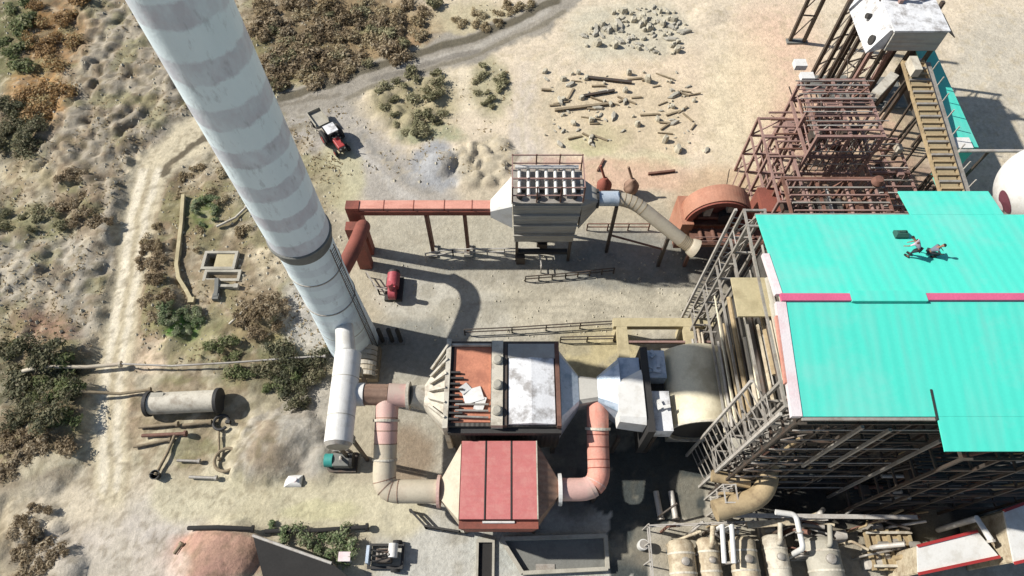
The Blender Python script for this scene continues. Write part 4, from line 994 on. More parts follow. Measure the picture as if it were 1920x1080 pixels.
t = thing('head_house', 'white conveyor head house with black round ports on its left side', 'conveyor house', (42, 58, 0))
part(t, 'roof', 'white_dirty', lambda b: b.span((39.0, 55.5, 14.4), (44.7, 64, 14.6)))
part(t, 'front_wall', 'grey_sheet', lambda b: b.span((39.2, 55.6, 12.0), (44.6, 55.8, 14.39)))  # front of the white house made grey, its shade put into the colour
part(t, 'side_wall', 'grey_sheet', lambda b: b.span((44.45, 55.81, 12.0), (44.65, 64, 14.39)))
part(t, 'side_wall', 'white_dirty', lambda b: b.ring_loft([[Vector((37.6,y,11.4)),Vector((39.2,y,12.0)),Vector((39.2,y,14.35)),Vector((38.8,y,14.35))] for y in (55.9, 63.8)]))
for y, z, r in ((56.7, 12.4, .5), (59.6, 13.1, .3)):
    part(t, 'port', 'black_steel', lambda b: b.tube([(38.35-.5, y, z+.1),(38.35+.2, y, z-.05)], r, 16))
part(t, 'floor', 'dark_steel', lambda b: b.span((39.2, 55.81, 11.8), (44.44, 64, 11.98)))
for x in (39.4, 44.4):
    for y in (56, 63):
        part(t, 'leg', 'dark_steel', lambda b: b.span((x-.18, y-.18, 0), (x+.18, y+.18, 11.79)))
part(t, 'awning', 'dark_steel', lambda b: b.ring_loft([[Vector((44.7,y,14.3)),Vector((46.0,y,13.4)),Vector((46.0,y,13.3)),Vector((44.7,y,14.2))] for y in (56.0,59.5)]))

t = thing('conveyor', 'tan ladder like conveyor running south from the white head house', 'conveyor', (43, 48, 0))
ca, cb = Vector((42.6, 55.2, 11.0)), Vector((42.8, 37.0, 8.6))
part(t, 'belt', 'yellow_belt', lambda b: b.beam(ca, cb, 1.7, .15))
for s in (-1, 1):
    part(t, 'stringer', 'tan_pipe', lambda b: b.beam(ca+X*s*1.12, cb+X*s*1.12, .13, .4))
for k in range(24):
    p = ca.lerp(cb, (k+.5)/24); part(t, 'idler', 'grey_steel' if k % 2 else 'tan_pipe', lambda b: b.span((p.x-1.04, p.y-.12, p.z+.1), (p.x+1.04, p.y+.12, p.z+.3)))
for k in range(4):
    p = ca.lerp(cb, (k+.5)/4)
    for s in (-1, 1): part(t, 'leg', 'dark_steel', lambda b: b.beam((p.x+s*1.6, p.y, 0), (p.x+s*1.1, p.y, p.z-.26), .2))
part(t, 'feed_box', 'cream_shell', lambda b: b.span((41.5, 52.6, 11.2), (42.3, 54.6, 12.2)))
part(t, 'walkway', 'grey_steel', lambda b: b.beam(ca+Vector((1.7,0,-.2)), cb+Vector((1.7,0,-.2)), .6, .1))
for k in range(9):
    p = ca.lerp(cb, (k+.5)/9)+Vector((2.0,0,0)); part(t, 'rail_post', 'light_steel', lambda b: b.span((p.x-.05,p.y-.05,p.z-.1),(p.x+.05,p.y+.05,p.z+1)))

t = thing('gallery', 'narrow teal roofed conveyor gallery beside the grey yard', 'gallery', (47, 50, 0))
part(t, 'roof', 'teal_sheet', lambda b: b.ring_loft([[Vector((45.6,y,8.6)),Vector((48.0,y,8.3)),Vector((48.0,y,8.18)),Vector((45.6,y,8.48))] for y in (45.6, 61.0)]))
part(t, 'wall', 'teal_sheet', lambda b: b.span((47.8, 45.7, 4.5), (47.95, 60.9, 8.15)))
part(t, 'wall', 'dark_cladding', lambda b: b.span((45.65, 45.7, 4.5), (45.8, 60.9, 8.4)))
part(t, 'end_wall', 'teal_sheet', lambda b: b.span((45.81, 45.7, 4.5), (47.79, 45.85, 8.15)))
part(t, 'low_roof', 'teal_sheet', lambda b: b.ring_loft([[Vector((45.4,y,4.2)),Vector((48.2,y,3.8)),Vector((48.2,y,3.7)),Vector((45.4,y,4.1))] for y in (34.0, 45.5)]))
for y in (46, 53, 60):
    for x in (45.9, 47.7): part(t, 'leg', 'dark_steel', lambda b: b.span((x-.12, y-.12, 0), (x+.12, y+.12, 4.49)))
for y in (35, 40, 44.8):
    for x in (45.6, 47.9): part(t, 'leg', 'dark_steel', lambda b: b.span((x-.12, y-.12, 0), (x+.12, y+.12, 3.68)))
part(t, 'white_flashing', 'white_paint', lambda b: b.span((45.2, 45.0, 8.7), (46.9, 46.4, 8.9)))
part(t, 'white_flashing', 'white_paint', lambda b: b.span((45.0, 56.5, 8.7), (46.0, 58.0, 8.9)))

t = thing('overhead_pipe', 'thin pale pipe crossing the grey yard at the right edge', 'pipe', (50, 43.5, 0))
a = un(1798, 283, 9.8); c = un(1960, 283, 9.8)
part(t, 'pipe_run', 'light_steel', lambda b: b.tube([a, c], .16, 10), True)
for f in (.35, .95):
    p = a.lerp(c, f); part(t, 'leg', 'dark_steel', lambda b: b.span((p.x-.1,p.y-.1,0),(p.x+.1,p.y+.1,9.66)))

# ================================================================== SOUTH EAST EQUIPMENT
t = thing('railing', 'grey tubular railing round the beige tanks at the bottom edge', 'railing', (14, 8.5, 0))
c1, c2, c3 = un(1217, 985, 3), un(1560, 972, 3), un(1225, 1085, 3)
for z in (3.0, 2.2):
    part(t, 'rail', 'light_steel', lambda b: b.beam((c1.x,c1.y,z), (c2.x,c2.y,z), .09)); part(t, 'rail', 'light_steel', lambda b: b.beam((c1.x,c1.y-.1,z), (c3.x,c3.y,z), .09))
for k in range(8):
    p = c1.lerp(c2, k/7); part(t, 'post', 'light_steel', lambda b: b.span((p.x-.05,p.y+.06,0),(p.x+.05,p.y+.16,3.0)))
for k in range(1, 4):
    p = c1.lerp(c3, k/3); part(t, 'post', 'light_steel', lambda b: b.span((p.x-.16,p.y-.05,0),(p.x-.06,p.y+.05,3.0)))
def vtank(label, px, py, r, h, m, kind=0):
    p = un(px, py, h); t = thing('beige_tank', label, 'tank', (p.x, p.y, 0), 'tanks along the bottom right edge'); z = h-r
    part(t, 'shell', m, lambda b: b.tube([(p.x,p.y+1.5,z),(p.x,p.y+1.4,z),(p.x,p.y+1.1,z),(p.x,p.y-2.2,z),(p.x,p.y-2.5,z)], [r*.55,r*.8,r,r,r*.7], 24), True)
    for dy in (.3, -1.2): part(t, 'band', 'cream_shell', lambda b: b.tube([(p.x,p.y+dy,z),(p.x,p.y+dy+.16,z)], r+.04, 24))
    part(t, 'manhole', 'grey_steel', lambda b: b.lathe((p.x,p.y-.3,z+r-.05), [(r*.3,0),(r*.3,.25),(r*.15,.35)], 12), True)
    for dy in (.8, -1.8): part(t, 'saddle', 'concrete_dark', lambda b: b.span((p.x-r*.7,p.y+dy-.15,0),(p.x+r*.7,p.y+dy+.15,z-r*.6)))
    if kind: part(t, 'nozzle', m, lambda b: b.tube(rround([(p.x,p.y+.7,z+r*.9),(p.x,p.y+.7,z+r+.5),(p.x+.3,p.y+2.2,z+r+.5)], .3), .2, 10), True)
vtank('leftmost and brightest of the beige tanks along the bottom edge', 1284, 1045, 1.1, 3.2, 'beige_tank')
vtank('second beige tank from the left beside the twin silver pipes', 1334, 1042, .9, 3.0, 'beige_tank', 1)
vtank('beige tank just right of the twin silver pipes', 1402, 1040, 1.1, 3.4, 'beige_tank')
vtank('pale grey tank beside the bent white pipe at the bottom edge', 1462, 1036, 1.0, 2.8, 'cream_shell', 1)
vtank('grey beige tank nearest the white red trimmed roof', 1556, 1040, 1.35, 3.6, 'concrete', 1)
t = thing('twin_pipe', 'pair of silver pipes bridging the railing between beige tanks', 'pipe', (17, 6.8, 0))
for px in (1354, 1372):
    a = un(px, 986, 4.6); c = un(px+4, 1056, 4.2); part(t, 'pipe_run', 'white_paint', lambda b: b.tube([(a.x,a.y,2.0), a, c], .2, 12), True)
t = thing('bent_pipe', 'white pipe bending down behind the grey tank at the bottom', 'pipe', (22, 8, 0))
a = un(1492, 965, 4.8); c = un(1506, 1028, 4.2); part(t, 'pipe_run', 'white_paint', lambda b: b.tube(rround([(a.x-1.6,a.y+.2,4.8), a, c, (c.x+.1,c.y-.2,.5)], .4), .22, 12), True)
part(t, 'flange', 'grey_steel', lambda b: b.tube([a.lerp(c,.5), a.lerp(c,.54)], .34, 12))
t = thing('steel_skid', 'tan skid of low beams and motors beside the white roof', 'skid', (27, 7, 0))
p = un(1680, 1030, 1.5)
part(t, 'deck', 'tan_pipe', lambda b: b.span((p.x-2.2,p.y-1.6,1.0),(p.x+1.6,p.y+1.6,1.2)))
for k in range(5): part(t, 'beam', 'yellow_belt', lambda b: b.span((p.x-2.2+k*.9,p.y-1.6,1.21),(p.x-2.0+k*.9,p.y+1.6,1.5)))
for k in range(3): part(t, 'beam', 'cream_shell', lambda b: b.span((p.x-2.2,p.y-1.4+k*1.3,1.51),(p.x+1.6,p.y-1.2+k*1.3,1.75)))
for k in range(3): part(t, 'motor', 'grey_steel', lambda b: b.tube([(p.x-1.6+k*1.3,p.y+.2,2.1),(p.x-.9+k*1.3,p.y+.2,2.1)], .35, 12), True)
for dx in (-2, 1.4):
    for dy in (-1.4, 1.4): part(t, 'leg', 'dark_steel', lambda b: b.span((p.x+dx-.1,p.y+dy-.1,0),(p.x+dx+.1,p.y+dy+.1,.99)))
t = thing('motor_row', 'cluster of grey pipes and small motors in front of the dark gantry', 'machine', (20, 8.5, 0))
rr = random.Random(31)
for k in range(46):
    p = un(rr.uniform(1235, 1705), rr.uniform(962, 1060) if k % 2 else rr.uniform(960, 1000), 1.5); l = rr.uniform(.4, 2.4)
    part(t, 'pipe', rr.choice(('light_steel','beige_tank','grey_steel','rust_steel','tan_pipe','dark_steel')), lambda b: b.tube(rround([(p.x,p.y,.0),(p.x,p.y,1.6+1.8*rr.random()),(p.x+l,p.y+rr.uniform(-.8,.8),1.6+1.8*rr.random())], .3), rr.choice((.06,.09,.12,.2)), 10), True)
for k in range(12):
    p = un(rr.uniform(1420, 1690), rr.uniform(985, 1070), .8)
    part(t, 'motor', rr.choice(('grey_steel','light_steel','concrete')), lambda b: (b.tube([(p.x-.5,p.y,.9),(p.x+.5,p.y+.1,.9)], .42, 14), b.box((p.x,p.y,.25),(1.3,.8,.5))), True)
part(t, 'cable_tray', 'light_steel', lambda b: b.beam(un(1340, 966, 3.6), un(1720, 970, 3.6), .35, .1))
part(t, 'cable_tray', 'beige_tank', lambda b: b.beam(un(1400, 985, 3.0), un(1500, 978, 3.0), .5, .3))

def redroof(label, pts, z):
    q = [un(px, py, z) for px, py in pts]; c = sum(q, Vector())/4
    t = thing('shed', label, 'shed', (c.x, c.y, 0))
    part(t, 'roof', 'white_paint', lambda b: b.prism([(p.x,p.y) for p in q][::-1], z-.15, z))
    for i in (0, 2):
        a, e = q[i], q[(i+1) % 4]; part(t, 'red_trim', 'tractor_red', lambda b: b.beam(a+Vector((0,0,.03)), e+Vector((0,0,.03)), .22, .2))
    for i in range(4):
        a = c.lerp(q[i], .94); e = c.lerp(q[(i+1) % 4], .94)
        part(t, 'wall', 'beige_tank', lambda b: b.beam((a.x,a.y,(z-.16)/2), (e.x,e.y,(z-.16)/2), .12, z-.17))
redroof('low shed with long white roof and red trim at the bottom right', [(1720,1024),(1832,996),(1874,1044),(1722,1076)], 5)
redroof('small white roofed shed with red trim cut by the right edge', [(1882,958),(1945,935),(1945,1046),(1902,1056)], 6)
t = thing('vent_pipe', 'short white vent pipe between the two white roofed sheds', 'pipe', (31, 7.5, 0))
a = un(1832, 972, 5.5); part(t, 'pipe_run', 'white_paint', lambda b: b.tube([(a.x,a.y,0), a, a+Vector((.5,-1.6,0))], .24, 12), True)
part(t, 'cap', 'light_steel', lambda b: b.tube([a+Vector((.5,-1.61,0)), a+Vector((.52,-1.8,0))], .32, 12))

t = thing('tan_elbow', 'thick tan elbow pipe curling under the dark gantry', 'pipe', (20, 10, 0))
pth = rround([un(1440,840,6.5), un(1440,930,5.4), un(1340,958,5.0)], 2.4, 8)
part(t, 'elbow_run', 'tan_pipe', lambda b: b.tube(pth, .85, 24), True)
part(t, 'branch', 'tan_pipe', lambda b: b.tube([un(1335,892,5.0), un(1405,905,5.0)], .5, 20), True)
part(t, 'flange', 'cream_shell', lambda b: b.tube([un(1445,868,6.15), un(1445,874,6.1)], 1.15, 24))
part(t, 'slide_gate', 'tan_pipe', lambda b: b.box(un(1375,926,4.6), (2.4, .2, .5)))
for px, py in ((1360,930),(1446,905)):
    p = un(px, py, 4.3); part(t, 'leg', 'dark_steel', lambda b: b.span((p.x-.14,p.y-.14,0),(p.x+.14,p.y+.14,4.4)))
t = thing('access_ladder', 'narrow grey access stair tower left of the tan elbow pipe', 'stair tower', (17.5, 10, 0))
p = un(1325, 968); frame(t, [p.x, p.x+1.0], [p.y, p.y+1.4], [2, 4, 6], 'light_steel', .12, .1)
for k in range(8): part(t, 'tread', 'grey_steel', lambda b: b.span((p.x+.1, p.y+.1+k*.15, .5+k*.7), (p.x+.9, p.y+.24+k*.15, .56+k*.7)))
for i, px in enumerate((1234, 1262)):
    a = g(px-5, 922, .2); c = g(px+4, 972, .2)
    t = thing('pipe_length', ('left','right')[i]+' one of two short pale pipes lying on dark floor left of the tan elbow', 'pipe', (a.x, a.y, 0), 'pipes on the dark floor')
    part(t, 'tube', 'light_steel', lambda b: b.tube([a, c], .26, 12), True)
    part(t, 'end_collar', 'grey_steel', lambda b: b.tube([c, c+(c-a).normalized()*.15], .33, 12))
p = g(1203, 1024)
t = thing('oil_barrel', 'single white barrel standing on the dark floor near railing corner', 'barrel', (p.x, p.y, 0))
part(t, 'shell', 'white_paint', lambda b: b.lathe((p.x,p.y,0), [(.42,0),(.45,.35),(.42,.7),(.45,1.0),(.42,1.1)], 20), True)
part(t, 'lid', 'grey_steel', lambda b: b.lathe((p.x,p.y,1.1), [(.36,.001),(.36,.04)], 20))

# concrete basin and trench at the bottom
t = thing('concrete_basin', 'low grey concrete basin with dark shaded floor below the red hopper', 'basin', (3, 7, 0))
q = [un(px, py, .7) for px, py in ((940,1010),(1136,1004),(1140,1066),(980,1074))]; c = sum(q, Vector())/4
for i in range(4): part(t, 'wall', 'concrete', lambda b: b.beam(q[i]+Vector((0,0,-.35)), q[(i+1) % 4]+Vector((0,0,-.35)), .3, .7-.004*i))
part(t, 'floor', 'concrete_dark', lambda b: b.prism([(v.x,v.y) for v in q], .05, .12))
part(t, 'drain_plate', 'grey_steel', lambda b: b.box((c.x-1.2,c.y-1,.16), (1.6,.5,.06)))
t = thing('trench', 'narrow black open trench with concrete kerbs below the red hopper', 'trench', (-2, 7, 0))
a, c = un(898, 1018), un(922, 1110)
part(t, 'kerb', 'concrete', lambda b: b.span((a.x-.2, c.y, 0), (a.x, a.y, .35)))
part(t, 'kerb', 'concrete', lambda b: b.span((c.x, c.y, 0), (c.x+.2, a.y, .35)))
part(t, 'floor', 'pit_black', lambda b: b.span((a.x+.005, c.y, 0), (c.x-.005, a.y, .06)))
part(t, 'end_kerb', 'concrete', lambda b: b.span((a.x-.2, a.y+.005, 0), (c.x+.2, a.y+.3, .35)))
# ================================================================== SMALL THINGS round the chimney
p = un(740, 545)
t = thing('red_pump', 'small red pump with dark base beside the foot of the chimney', 'pump', (p.x, p.y, 0))
part(t, 'base', 'black_steel', lambda b: b.span((p.x-.9,p.y-1.3,0),(p.x+.9,p.y+1.4,.4)))
part(t, 'motor', 'machine_red', lambda b: b.tube([(p.x,p.y-.3,1.2),(p.x,p.y+1.3,1.2)], .65, 18), True)
part(t, 'casing', 'machine_red', lambda b: b.tube([(p.x-.35,p.y-.8,1.1),(p.x+.35,p.y-.8,1.1)], .75, 20), True)
part(t, 'outlet', 'machine_red', lambda b: b.tube([(p.x,p.y-.8,1.6),(p.x,p.y-.8,3.0)], .28, 12), True)
part(t, 'fan_cover', 'black_steel', lambda b: b.tube([(p.x,p.y+1.31,1.2),(p.x,p.y+1.6,1.2)], .6, 18))
for k, px in enumerate((718, 736, 752)):
    a = un(px, 640)
    t = thing('bollard', ('leftmost','middle','rightmost')[k]+' of three dark posts in the shadow right of the chimney base', 'post', (a.x, a.y, 0), 'dark posts by the chimney')
    part(t, 'post', 'black_steel', lambda b: b.lathe((a.x,a.y,.1), [(.22,0),(.22,2.6),(.14,2.75)], 12), True)
    part(t, 'foot', 'concrete_dark', lambda b: b.box((a.x,a.y,.06), (.8,.8,.12)))
p = un(690, 690)
t = thing('sheet_stack', 'stack of curved cream metal sheets between white drum and shadow', 'sheet stack', (p.x, p.y, 0))
for k in range(6):
    y = p.y-1.3+k*.5
    part(t, 'curved_sheet', 'cream_pipe' if k % 2 else 'cream_shell', lambda b: b.ring_loft([[Vector((p.x+1.1*math.cos(a)*s, y+dy, .9+.9*math.sin(a)*s+k*.06)) for a in [R(15+15*j) for j in range(11)] for s in (1,)]+[Vector((p.x+1.02*math.cos(a), y+dy, .9+.82*math.sin(a)+k*.06)) for a in [R(165-15*j) for j in range(11)]] for dy in (0,.42)]))
part(t, 'pallet', 'timber', lambda b: b.span((p.x-1.2,p.y-1.5,0),(p.x+1.2,p.y+1.9,.9)))
p = un(640, 868)
t = thing('engine', 'dark grey engine with a teal cover below the white drum', 'engine', (p.x, p.y, 0))
part(t, 'skid', 'dark_steel', lambda b: b.span((p.x-1.3,p.y-.9,0),(p.x+1.5,p.y+.9,.3)))
part(t, 'block', 'concrete_dark', lambda b: b.span((p.x-.5,p.y-.6,.31),(p.x+1.0,p.y+.6,1.3)), bevel=.08)
part(t, 'teal_cover', 'machine_teal', lambda b: b.tube([(p.x-1.25,p.y,.9),(p.x-.51,p.y,.9)], .6, 16), True)
part(t, 'hood', 'grey_steel', lambda b: b.tube(rround([(p.x-.4,p.y+.9,.4),(p.x-.4,p.y+.7,1.8),(p.x+.9,p.y+.7,1.8),(p.x+.9,p.y+.9,.4)], .3), .14, 8), True)
part(t, 'flywheel', 'black_steel', lambda b: b.tube([(p.x+1.05,p.y,.95),(p.x+1.3,p.y,.95)], .7, 20))
part(t, 'exhaust', 'light_steel', lambda b: b.tube([(p.x+.2,p.y+.2,1.3),(p.x+.4,p.y-.3,1.9)], .14, 10), True)
p = un(725, 1044)
t = thing('generator', 'jumbled dark machine with white tanks standing on the pale concrete', 'machine', (p.x, p.y, 0))
part(t, 'frame', 'black_steel', lambda b: (b.span((p.x-1.5,p.y-1.0,.2),(p.x+1.5,p.y-.8,.5)), b.span((p.x-1.5,p.y+.8,.2),(p.x+1.5,p.y+1.0,.5)), b.span((p.x-1.5,p.y-.79,.2),(p.x-1.3,p.y+.79,.5)), b.span((p.x+1.3,p.y-.79,.2),(p.x+1.5,p.y+.79,.5))))
part(t, 'engine_block', 'dark_steel', lambda b: b.span((p.x-.7,p.y-.6,.3),(p.x+.6,p.y+.5,1.3)), bevel=.1)
part(t, 'fuel_tank', 'white_paint', lambda b: b.tube([(p.x+.7,p.y-.2,1.2),(p.x+.7,p.y+.9,1.2)], .4, 16), True)
part(t, 'radiator', 'zinc', lambda b: b.span((p.x-1.45,p.y-.7,.51),(p.x-1.2,p.y+.7,1.7)))
for k in range(4): part(t, 'cylinder', 'grey_steel', lambda b: b.lathe((p.x-.5+k*.3,p.y,1.3), [(.12,0),(.14,.2),(.08,.35)], 10), True)
for k in range(3): part(t, 'hose', 'rubber', lambda b: b.tube(rround([(p.x-1.1,p.y-.4+k*.4,1.2),(p.x-.6,p.y-.6+k*.4,1.9),(p.x+.3,p.y-.3+k*.3,1.6)], .4), .06, 8), True)
for s in (-1, 1): part(t, 'wheel', 'rubber', lambda b: b.tube([(p.x+.9,p.y+s*1.02,.4),(p.x+.9,p.y+s*1.25,.4)], .4, 16))
p = g(650, 1046)
t = thing('water_box', 'small white plastic box in the shade of the green bushes', 'box', (p.x, p.y, p.z))
part(t, 'body', 'white_paint', lambda b: b.box((p.x,p.y,p.z+.4), (.95,.7,.8)), bevel=.08)
part(t, 'lid', 'white_trim', lambda b: b.box((p.x,p.y,p.z+.86), (1.02,.76,.1)))

# tractor and trailer on the gravel
ta, tb = un(606, 236), un(645, 290); d = (tb-ta).normalized(); ang = math.atan2(d.y, d.x)
def tractor():
    o = un(631, 270); Mx = Matrix.Rotation(ang, 3, 'Z')
    t = thing('tractor', 'red tractor with black wheels and pale canopy parked on gravel', 'tractor', (o.x, o.y, 0))
    W = lambda x, y, z: o+Mx @ Vector((x, y, z))
    def bx(b, x0, y0, z0, x1, y1, z1): b.box(W((x0+x1)/2,(y0+y1)/2,(z0+z1)/2), (abs(x1-x0),abs(y1-y0),abs(z1-z0)), Mx)
    part(t, 'hood', 'tractor_red', lambda b: bx(b, .4,-.42,.9, 2.1,.42,1.5), bevel=.1)
    part(t, 'grille', 'black_steel', lambda b: bx(b, 2.11,-.36,.85, 2.2,.36,1.4))
    part(t, 'chassis', 'black_steel', lambda b: bx(b, -1.2,-.4,.5, 2.0,.4,.89))
    part(t, 'platform', 'black_steel', lambda b: bx(b, -1.4,-1.0,.9, .38,1.0,1.05))
    for s in (-1, 1):
        w = part(t, 'rear_wheel', 'rubber', lambda b: b.tube([W(-.75,s*.75,.82),W(-.75,s*1.25,.82)], .82, 22))
        part(w, 'rim', 'tractor_red', lambda b: b.tube([W(-.75,s*1.0,.82),W(-.75,s*1.27,.82)], .42, 16))
        w = part(t, 'front_wheel', 'rubber', lambda b: b.tube([W(1.65,s*.62,.48),W(1.65,s*.95,.48)], .48, 18))
        part(w, 'rim', 'tractor_red', lambda b: b.tube([W(1.65,s*.8,.48),W(1.65,s*.97,.48)], .24, 14))
        part(t, 'mudguard', 'black_steel', lambda b: b.tube([W(-.75+.9*math.cos(R(20+14*k)), s*1.0, .82+.9*math.sin(R(20+14*k))) for k in range(11)], .22, 6), True)
        for x in (-1.2, .25): part(t, 'canopy_post', 'black_steel', lambda b: b.beam(W(x,s*.62,1.05), W(x,s*.62,2.25), .07))
    part(t, 'canopy', 'white_dirty', lambda b: bx(b, -1.15,-.66,2.26, .3,.66,2.34))
    part(t, 'seat', 'rubber', lambda b: (bx(b, -.9,-.28,1.06, -.35,.28,1.4), bx(b, -1.05,-.28,1.1, -.91,.28,1.85)), bevel=.04)
    part(t, 'steering_wheel', 'rubber', lambda b: b.tube([W(.2,.22*math.cos(a),1.75+.22*math.sin(a)) for a in [2*math.pi*k/14 for k in range(15)]], .03, 6))
    part(t, 'exhaust', 'black_steel', lambda b: b.tube([W(1.5,.3,1.5),W(1.5,.3,2.3)], .06, 8), True)
    for s in (-1, 1): part(t, 'headlight', 'white_paint', lambda b: b.tube([W(2.19,s*.26,1.25),W(2.25,s*.26,1.25)], .1, 12))
    o2 = un(601, 233); W2 = lambda x, y, z: o2+Mx @ Vector((x, y, z))
    t = thing('trailer', 'pale flat trailer standing behind the red tractor', 'trailer', (o2.x, o2.y, 0))
    part(t, 'bed', 'concrete', lambda b: b.box(W2(0,0,.95), (2.4,1.6,.14), Mx))
    for s in (-1, 1):
        part(t, 'side_board', 'concrete', lambda b: b.box(W2(0,s*.84,1.15), (2.4,.07,.5), Mx))
        w = part(t, 'wheel', 'rubber', lambda b: b.tube([W2(-.2,s*.7,.4),W2(-.2,s*.98,.4)], .4, 18)); part(w, 'rim', 'light_steel', lambda b: b.tube([W2(-.2,s*.9,.4),W2(-.2,s*.99,.4)], .2, 12))
    part(t, 'tail_board', 'concrete', lambda b: b.box(W2(-1.24,0,1.15), (.07,1.7,.5), Mx))
    part(t, 'axle', 'black_steel', lambda b: b.tube([W2(-.2,-.69,.4),W2(-.2,.69,.4)], .07, 8))
    part(t, 'drawbar', 'black_steel', lambda b: b.beam(W2(1.2,0,.8), W2(2.1,0,.7), .1))
tractor()

# railings in the plant yard
def railing(label, pts, h=1.1, m='grey_steel', step=1.6, r=.06):
    q = [un(*p) for p in pts]; c = sum(q, Vector())/len(q)
    t = thing('railing', label, 'railing', (c.x, c.y, 0))
    for a, e in zip(q, q[1:]):
        n = max(1, int((e-a).length/step))
        for k in range(n+1):
            s = a.lerp(e, k/n); part(t, 'post', m, lambda b: b.span((s.x-r,s.y-r,0),(s.x+r,s.y+r,h)))
        for z in (h+.06, h*.55): part(t, 'rail', m, lambda b: b.beam(a+Vector((0,0,z)), e+Vector((0,0,z)), r*1.6))
railing('pale low railing under the grey filter box and red duct', [(800,488),(850,480),(1010,478),(1014,512)], 1.3, 'light_steel')
railing('row of stubby posts and rail along the front of the plant yard shade', [(985,528),(1060,522),(1150,512)], 1.0, 'dark_steel', 1.1)
railing('short zigzag railing beside the dark shade under the orange drum', [(1290,566),(1330,572),(1338,548)], 1.1, 'dark_steel')
railing('long thin dark rail running behind the dust collector', [(872,628),(960,624),(1150,612)], 1.2, 'dark_steel', 2.6)
railing('second thin rail in front of the cream concrete beam frame', [(1050,642),(1150,640)], 1.2, 'dark_steel', 2.4)
railing('thin dark rail beneath the cream pipe left of red hopper', [(772,960),(800,990),(862,1000)], 1.0, 'black_steel', 1.4, .1)
railing('pale rail below the silver duct near its legs', [(1100,432),(1215,432)], 1.2, 'rust_steel', 2.2)
railing('short grey rail along the foot of the chimney', [(690,520),(712,552),(742,548)], 1.1, 'grey_steel', 1.2)

# ================================================================== LEFT SIDE
t = thing('boiler_shell', 'rusty cream steel cylinder lying on the slope with dark rings at both ends', 'steel cylinder', tuple(g(350, 770)))
a, c = g(290, 764, .95), g(418, 758, .95); zz = max(a.z, c.z); a.z = c.z = zz
part(t, 'shell', 'cream_shell', lambda b: b.tube([a, c], 1.02, 32), True)
for q in (a, c):
    dd = (c-a).normalized(); part(t, 'end_ring', 'black_steel', lambda b: b.tube([q-dd*.16, q+dd*.16], 1.2, 32))
part(t, 'top_patch', 'concrete', lambda b: b.span((a.x+.4, a.y+.1, zz+.7), (a.x+1.6, a.y+.75, zz+.98)))
def scrap(name, label, cat, pts, r, m, grp=None, dz=.2):
    q = [g(px, py, dz+r) for px, py in pts]
    t = thing(name, label, cat, (q[0].x, q[0].y, q[0].z-r), grp)
    part(t, 'length', m, lambda b: b.tube(q, r, 10), True)
    d = (q[-1]-q[-2]).normalized(); part(t, 'end_flange', m, lambda b: b.tube([q[-1]-d*.1, q[-1]+d*.12], r*1.7, 10))
scrap('scrap_pipe', 'dark straight scrap pipe just below the lying cylinder, left one', 'pipe', [(264,803),(336,798)], .16, 'timber')
scrap('scrap_pipe', 'dark straight scrap pipe just below the lying cylinder, right one', 'pipe', [(346,800),(396,793)], .15, 'timber')
scrap('scrap_pipe', 'rusty pipe below the two dark pipes under the cylinder', 'pipe', [(270,819),(352,816)], .17, 'rust_steel')
scrap('scrap_pipe', 'long thin pipe lying diagonally toward a dark lump', 'pipe', [(334,814),(318,850),(296,890)], .14, 'timber')
scrap('scrap_pipe', 'lowest thin pipe of the scrap rows beside the dirt track', 'pipe', [(254,840),(322,827)], .13, 'timber')
scrap('scrap_pipe', 'short grey pipe in the pale clearing below the diagonal pipe', 'pipe', [(335,865),(375,866)], .13, 'grey_steel')
scrap('scrap_pipe', 'pale grey pipe at the lower edge of the scrap clearing', 'pipe', [(358,896),(408,898)], .14, 'grey_steel')
scrap('scrap_pipe', 'thin upright looking pipe right of the scrap clearing', 'pipe', [(411,805),(413,862)], .1, 'timber')
scrap('pole', 'short dark pole lying near the bottom dirt plain', 'pole', [(332,1040),(346,1022)], .15, 'timber')
scrap('water_pipe', 'long pale water pipe crossing the dirt track on the left', 'pipe', [(58,704),(100,700),(170,694),(232,688)], .2, 'cream_pipe', dz=.5)
scrap('water_pipe', 'thin grey pipe continuing right from the track to the green shrubs', 'pipe', [(236,688),(330,693),(440,686),(560,676),(612,674)], .1, 'grey_steel', dz=.7)
scrap('water_pipe', 'dark pipe crossing the track beside the lying cylinder', 'pipe', [(166,743),(230,742),(285,734)], .15, 'timber', dz=.4)
scrap('black_beam', 'long black pipe lying level above the reddish mound, left half', 'pipe', [(358,992),(420,994),(480,995)], .19, 'pit_black', dz=.3)
scrap('black_beam', 'long black pipe behind the green bushes, right half', 'pipe', [(500,998),(600,996),(690,990)], .19, 'pit_black', dz=.3)
scrap('pole', 'pale fallen pole on the brown slope left of the chimney', 'pole', [(408,428),(444,412),(464,392)], .13, 'cream_shell')
scrap('pole', 'pale fallen pole along the edge of the brown mound', 'pole', [(432,610),(460,590),(486,560)], .12, 'cream_shell')
def hoop(label, px, py, r, m):
    p = g(px, py, .25); t = thing('steel_hoop', label, 'hoop', tuple(p))
    part(t, 'ring', m, lambda b: b.tube([p+Vector((r*math.cos(R(12*k)), r*math.sin(R(12*k)), 0)) for k in range(28)], .15, 8), True)
    part(t, 'lug', m, lambda b: b.box(p+Vector((r,0,.1)), (.4,.3,.4)))
hoop('large dark open steel hoop at the right of the scrap clearing', 427, 864, 1.05, 'timber')
hoop('small dark steel hoop right of the scrap pipe rows', 416, 793, .7, 'black_steel')
p = g(296, 893); t = thing('bucket', 'dark lump like bucket at the end of the diagonal pipe', 'bucket', tuple(p))
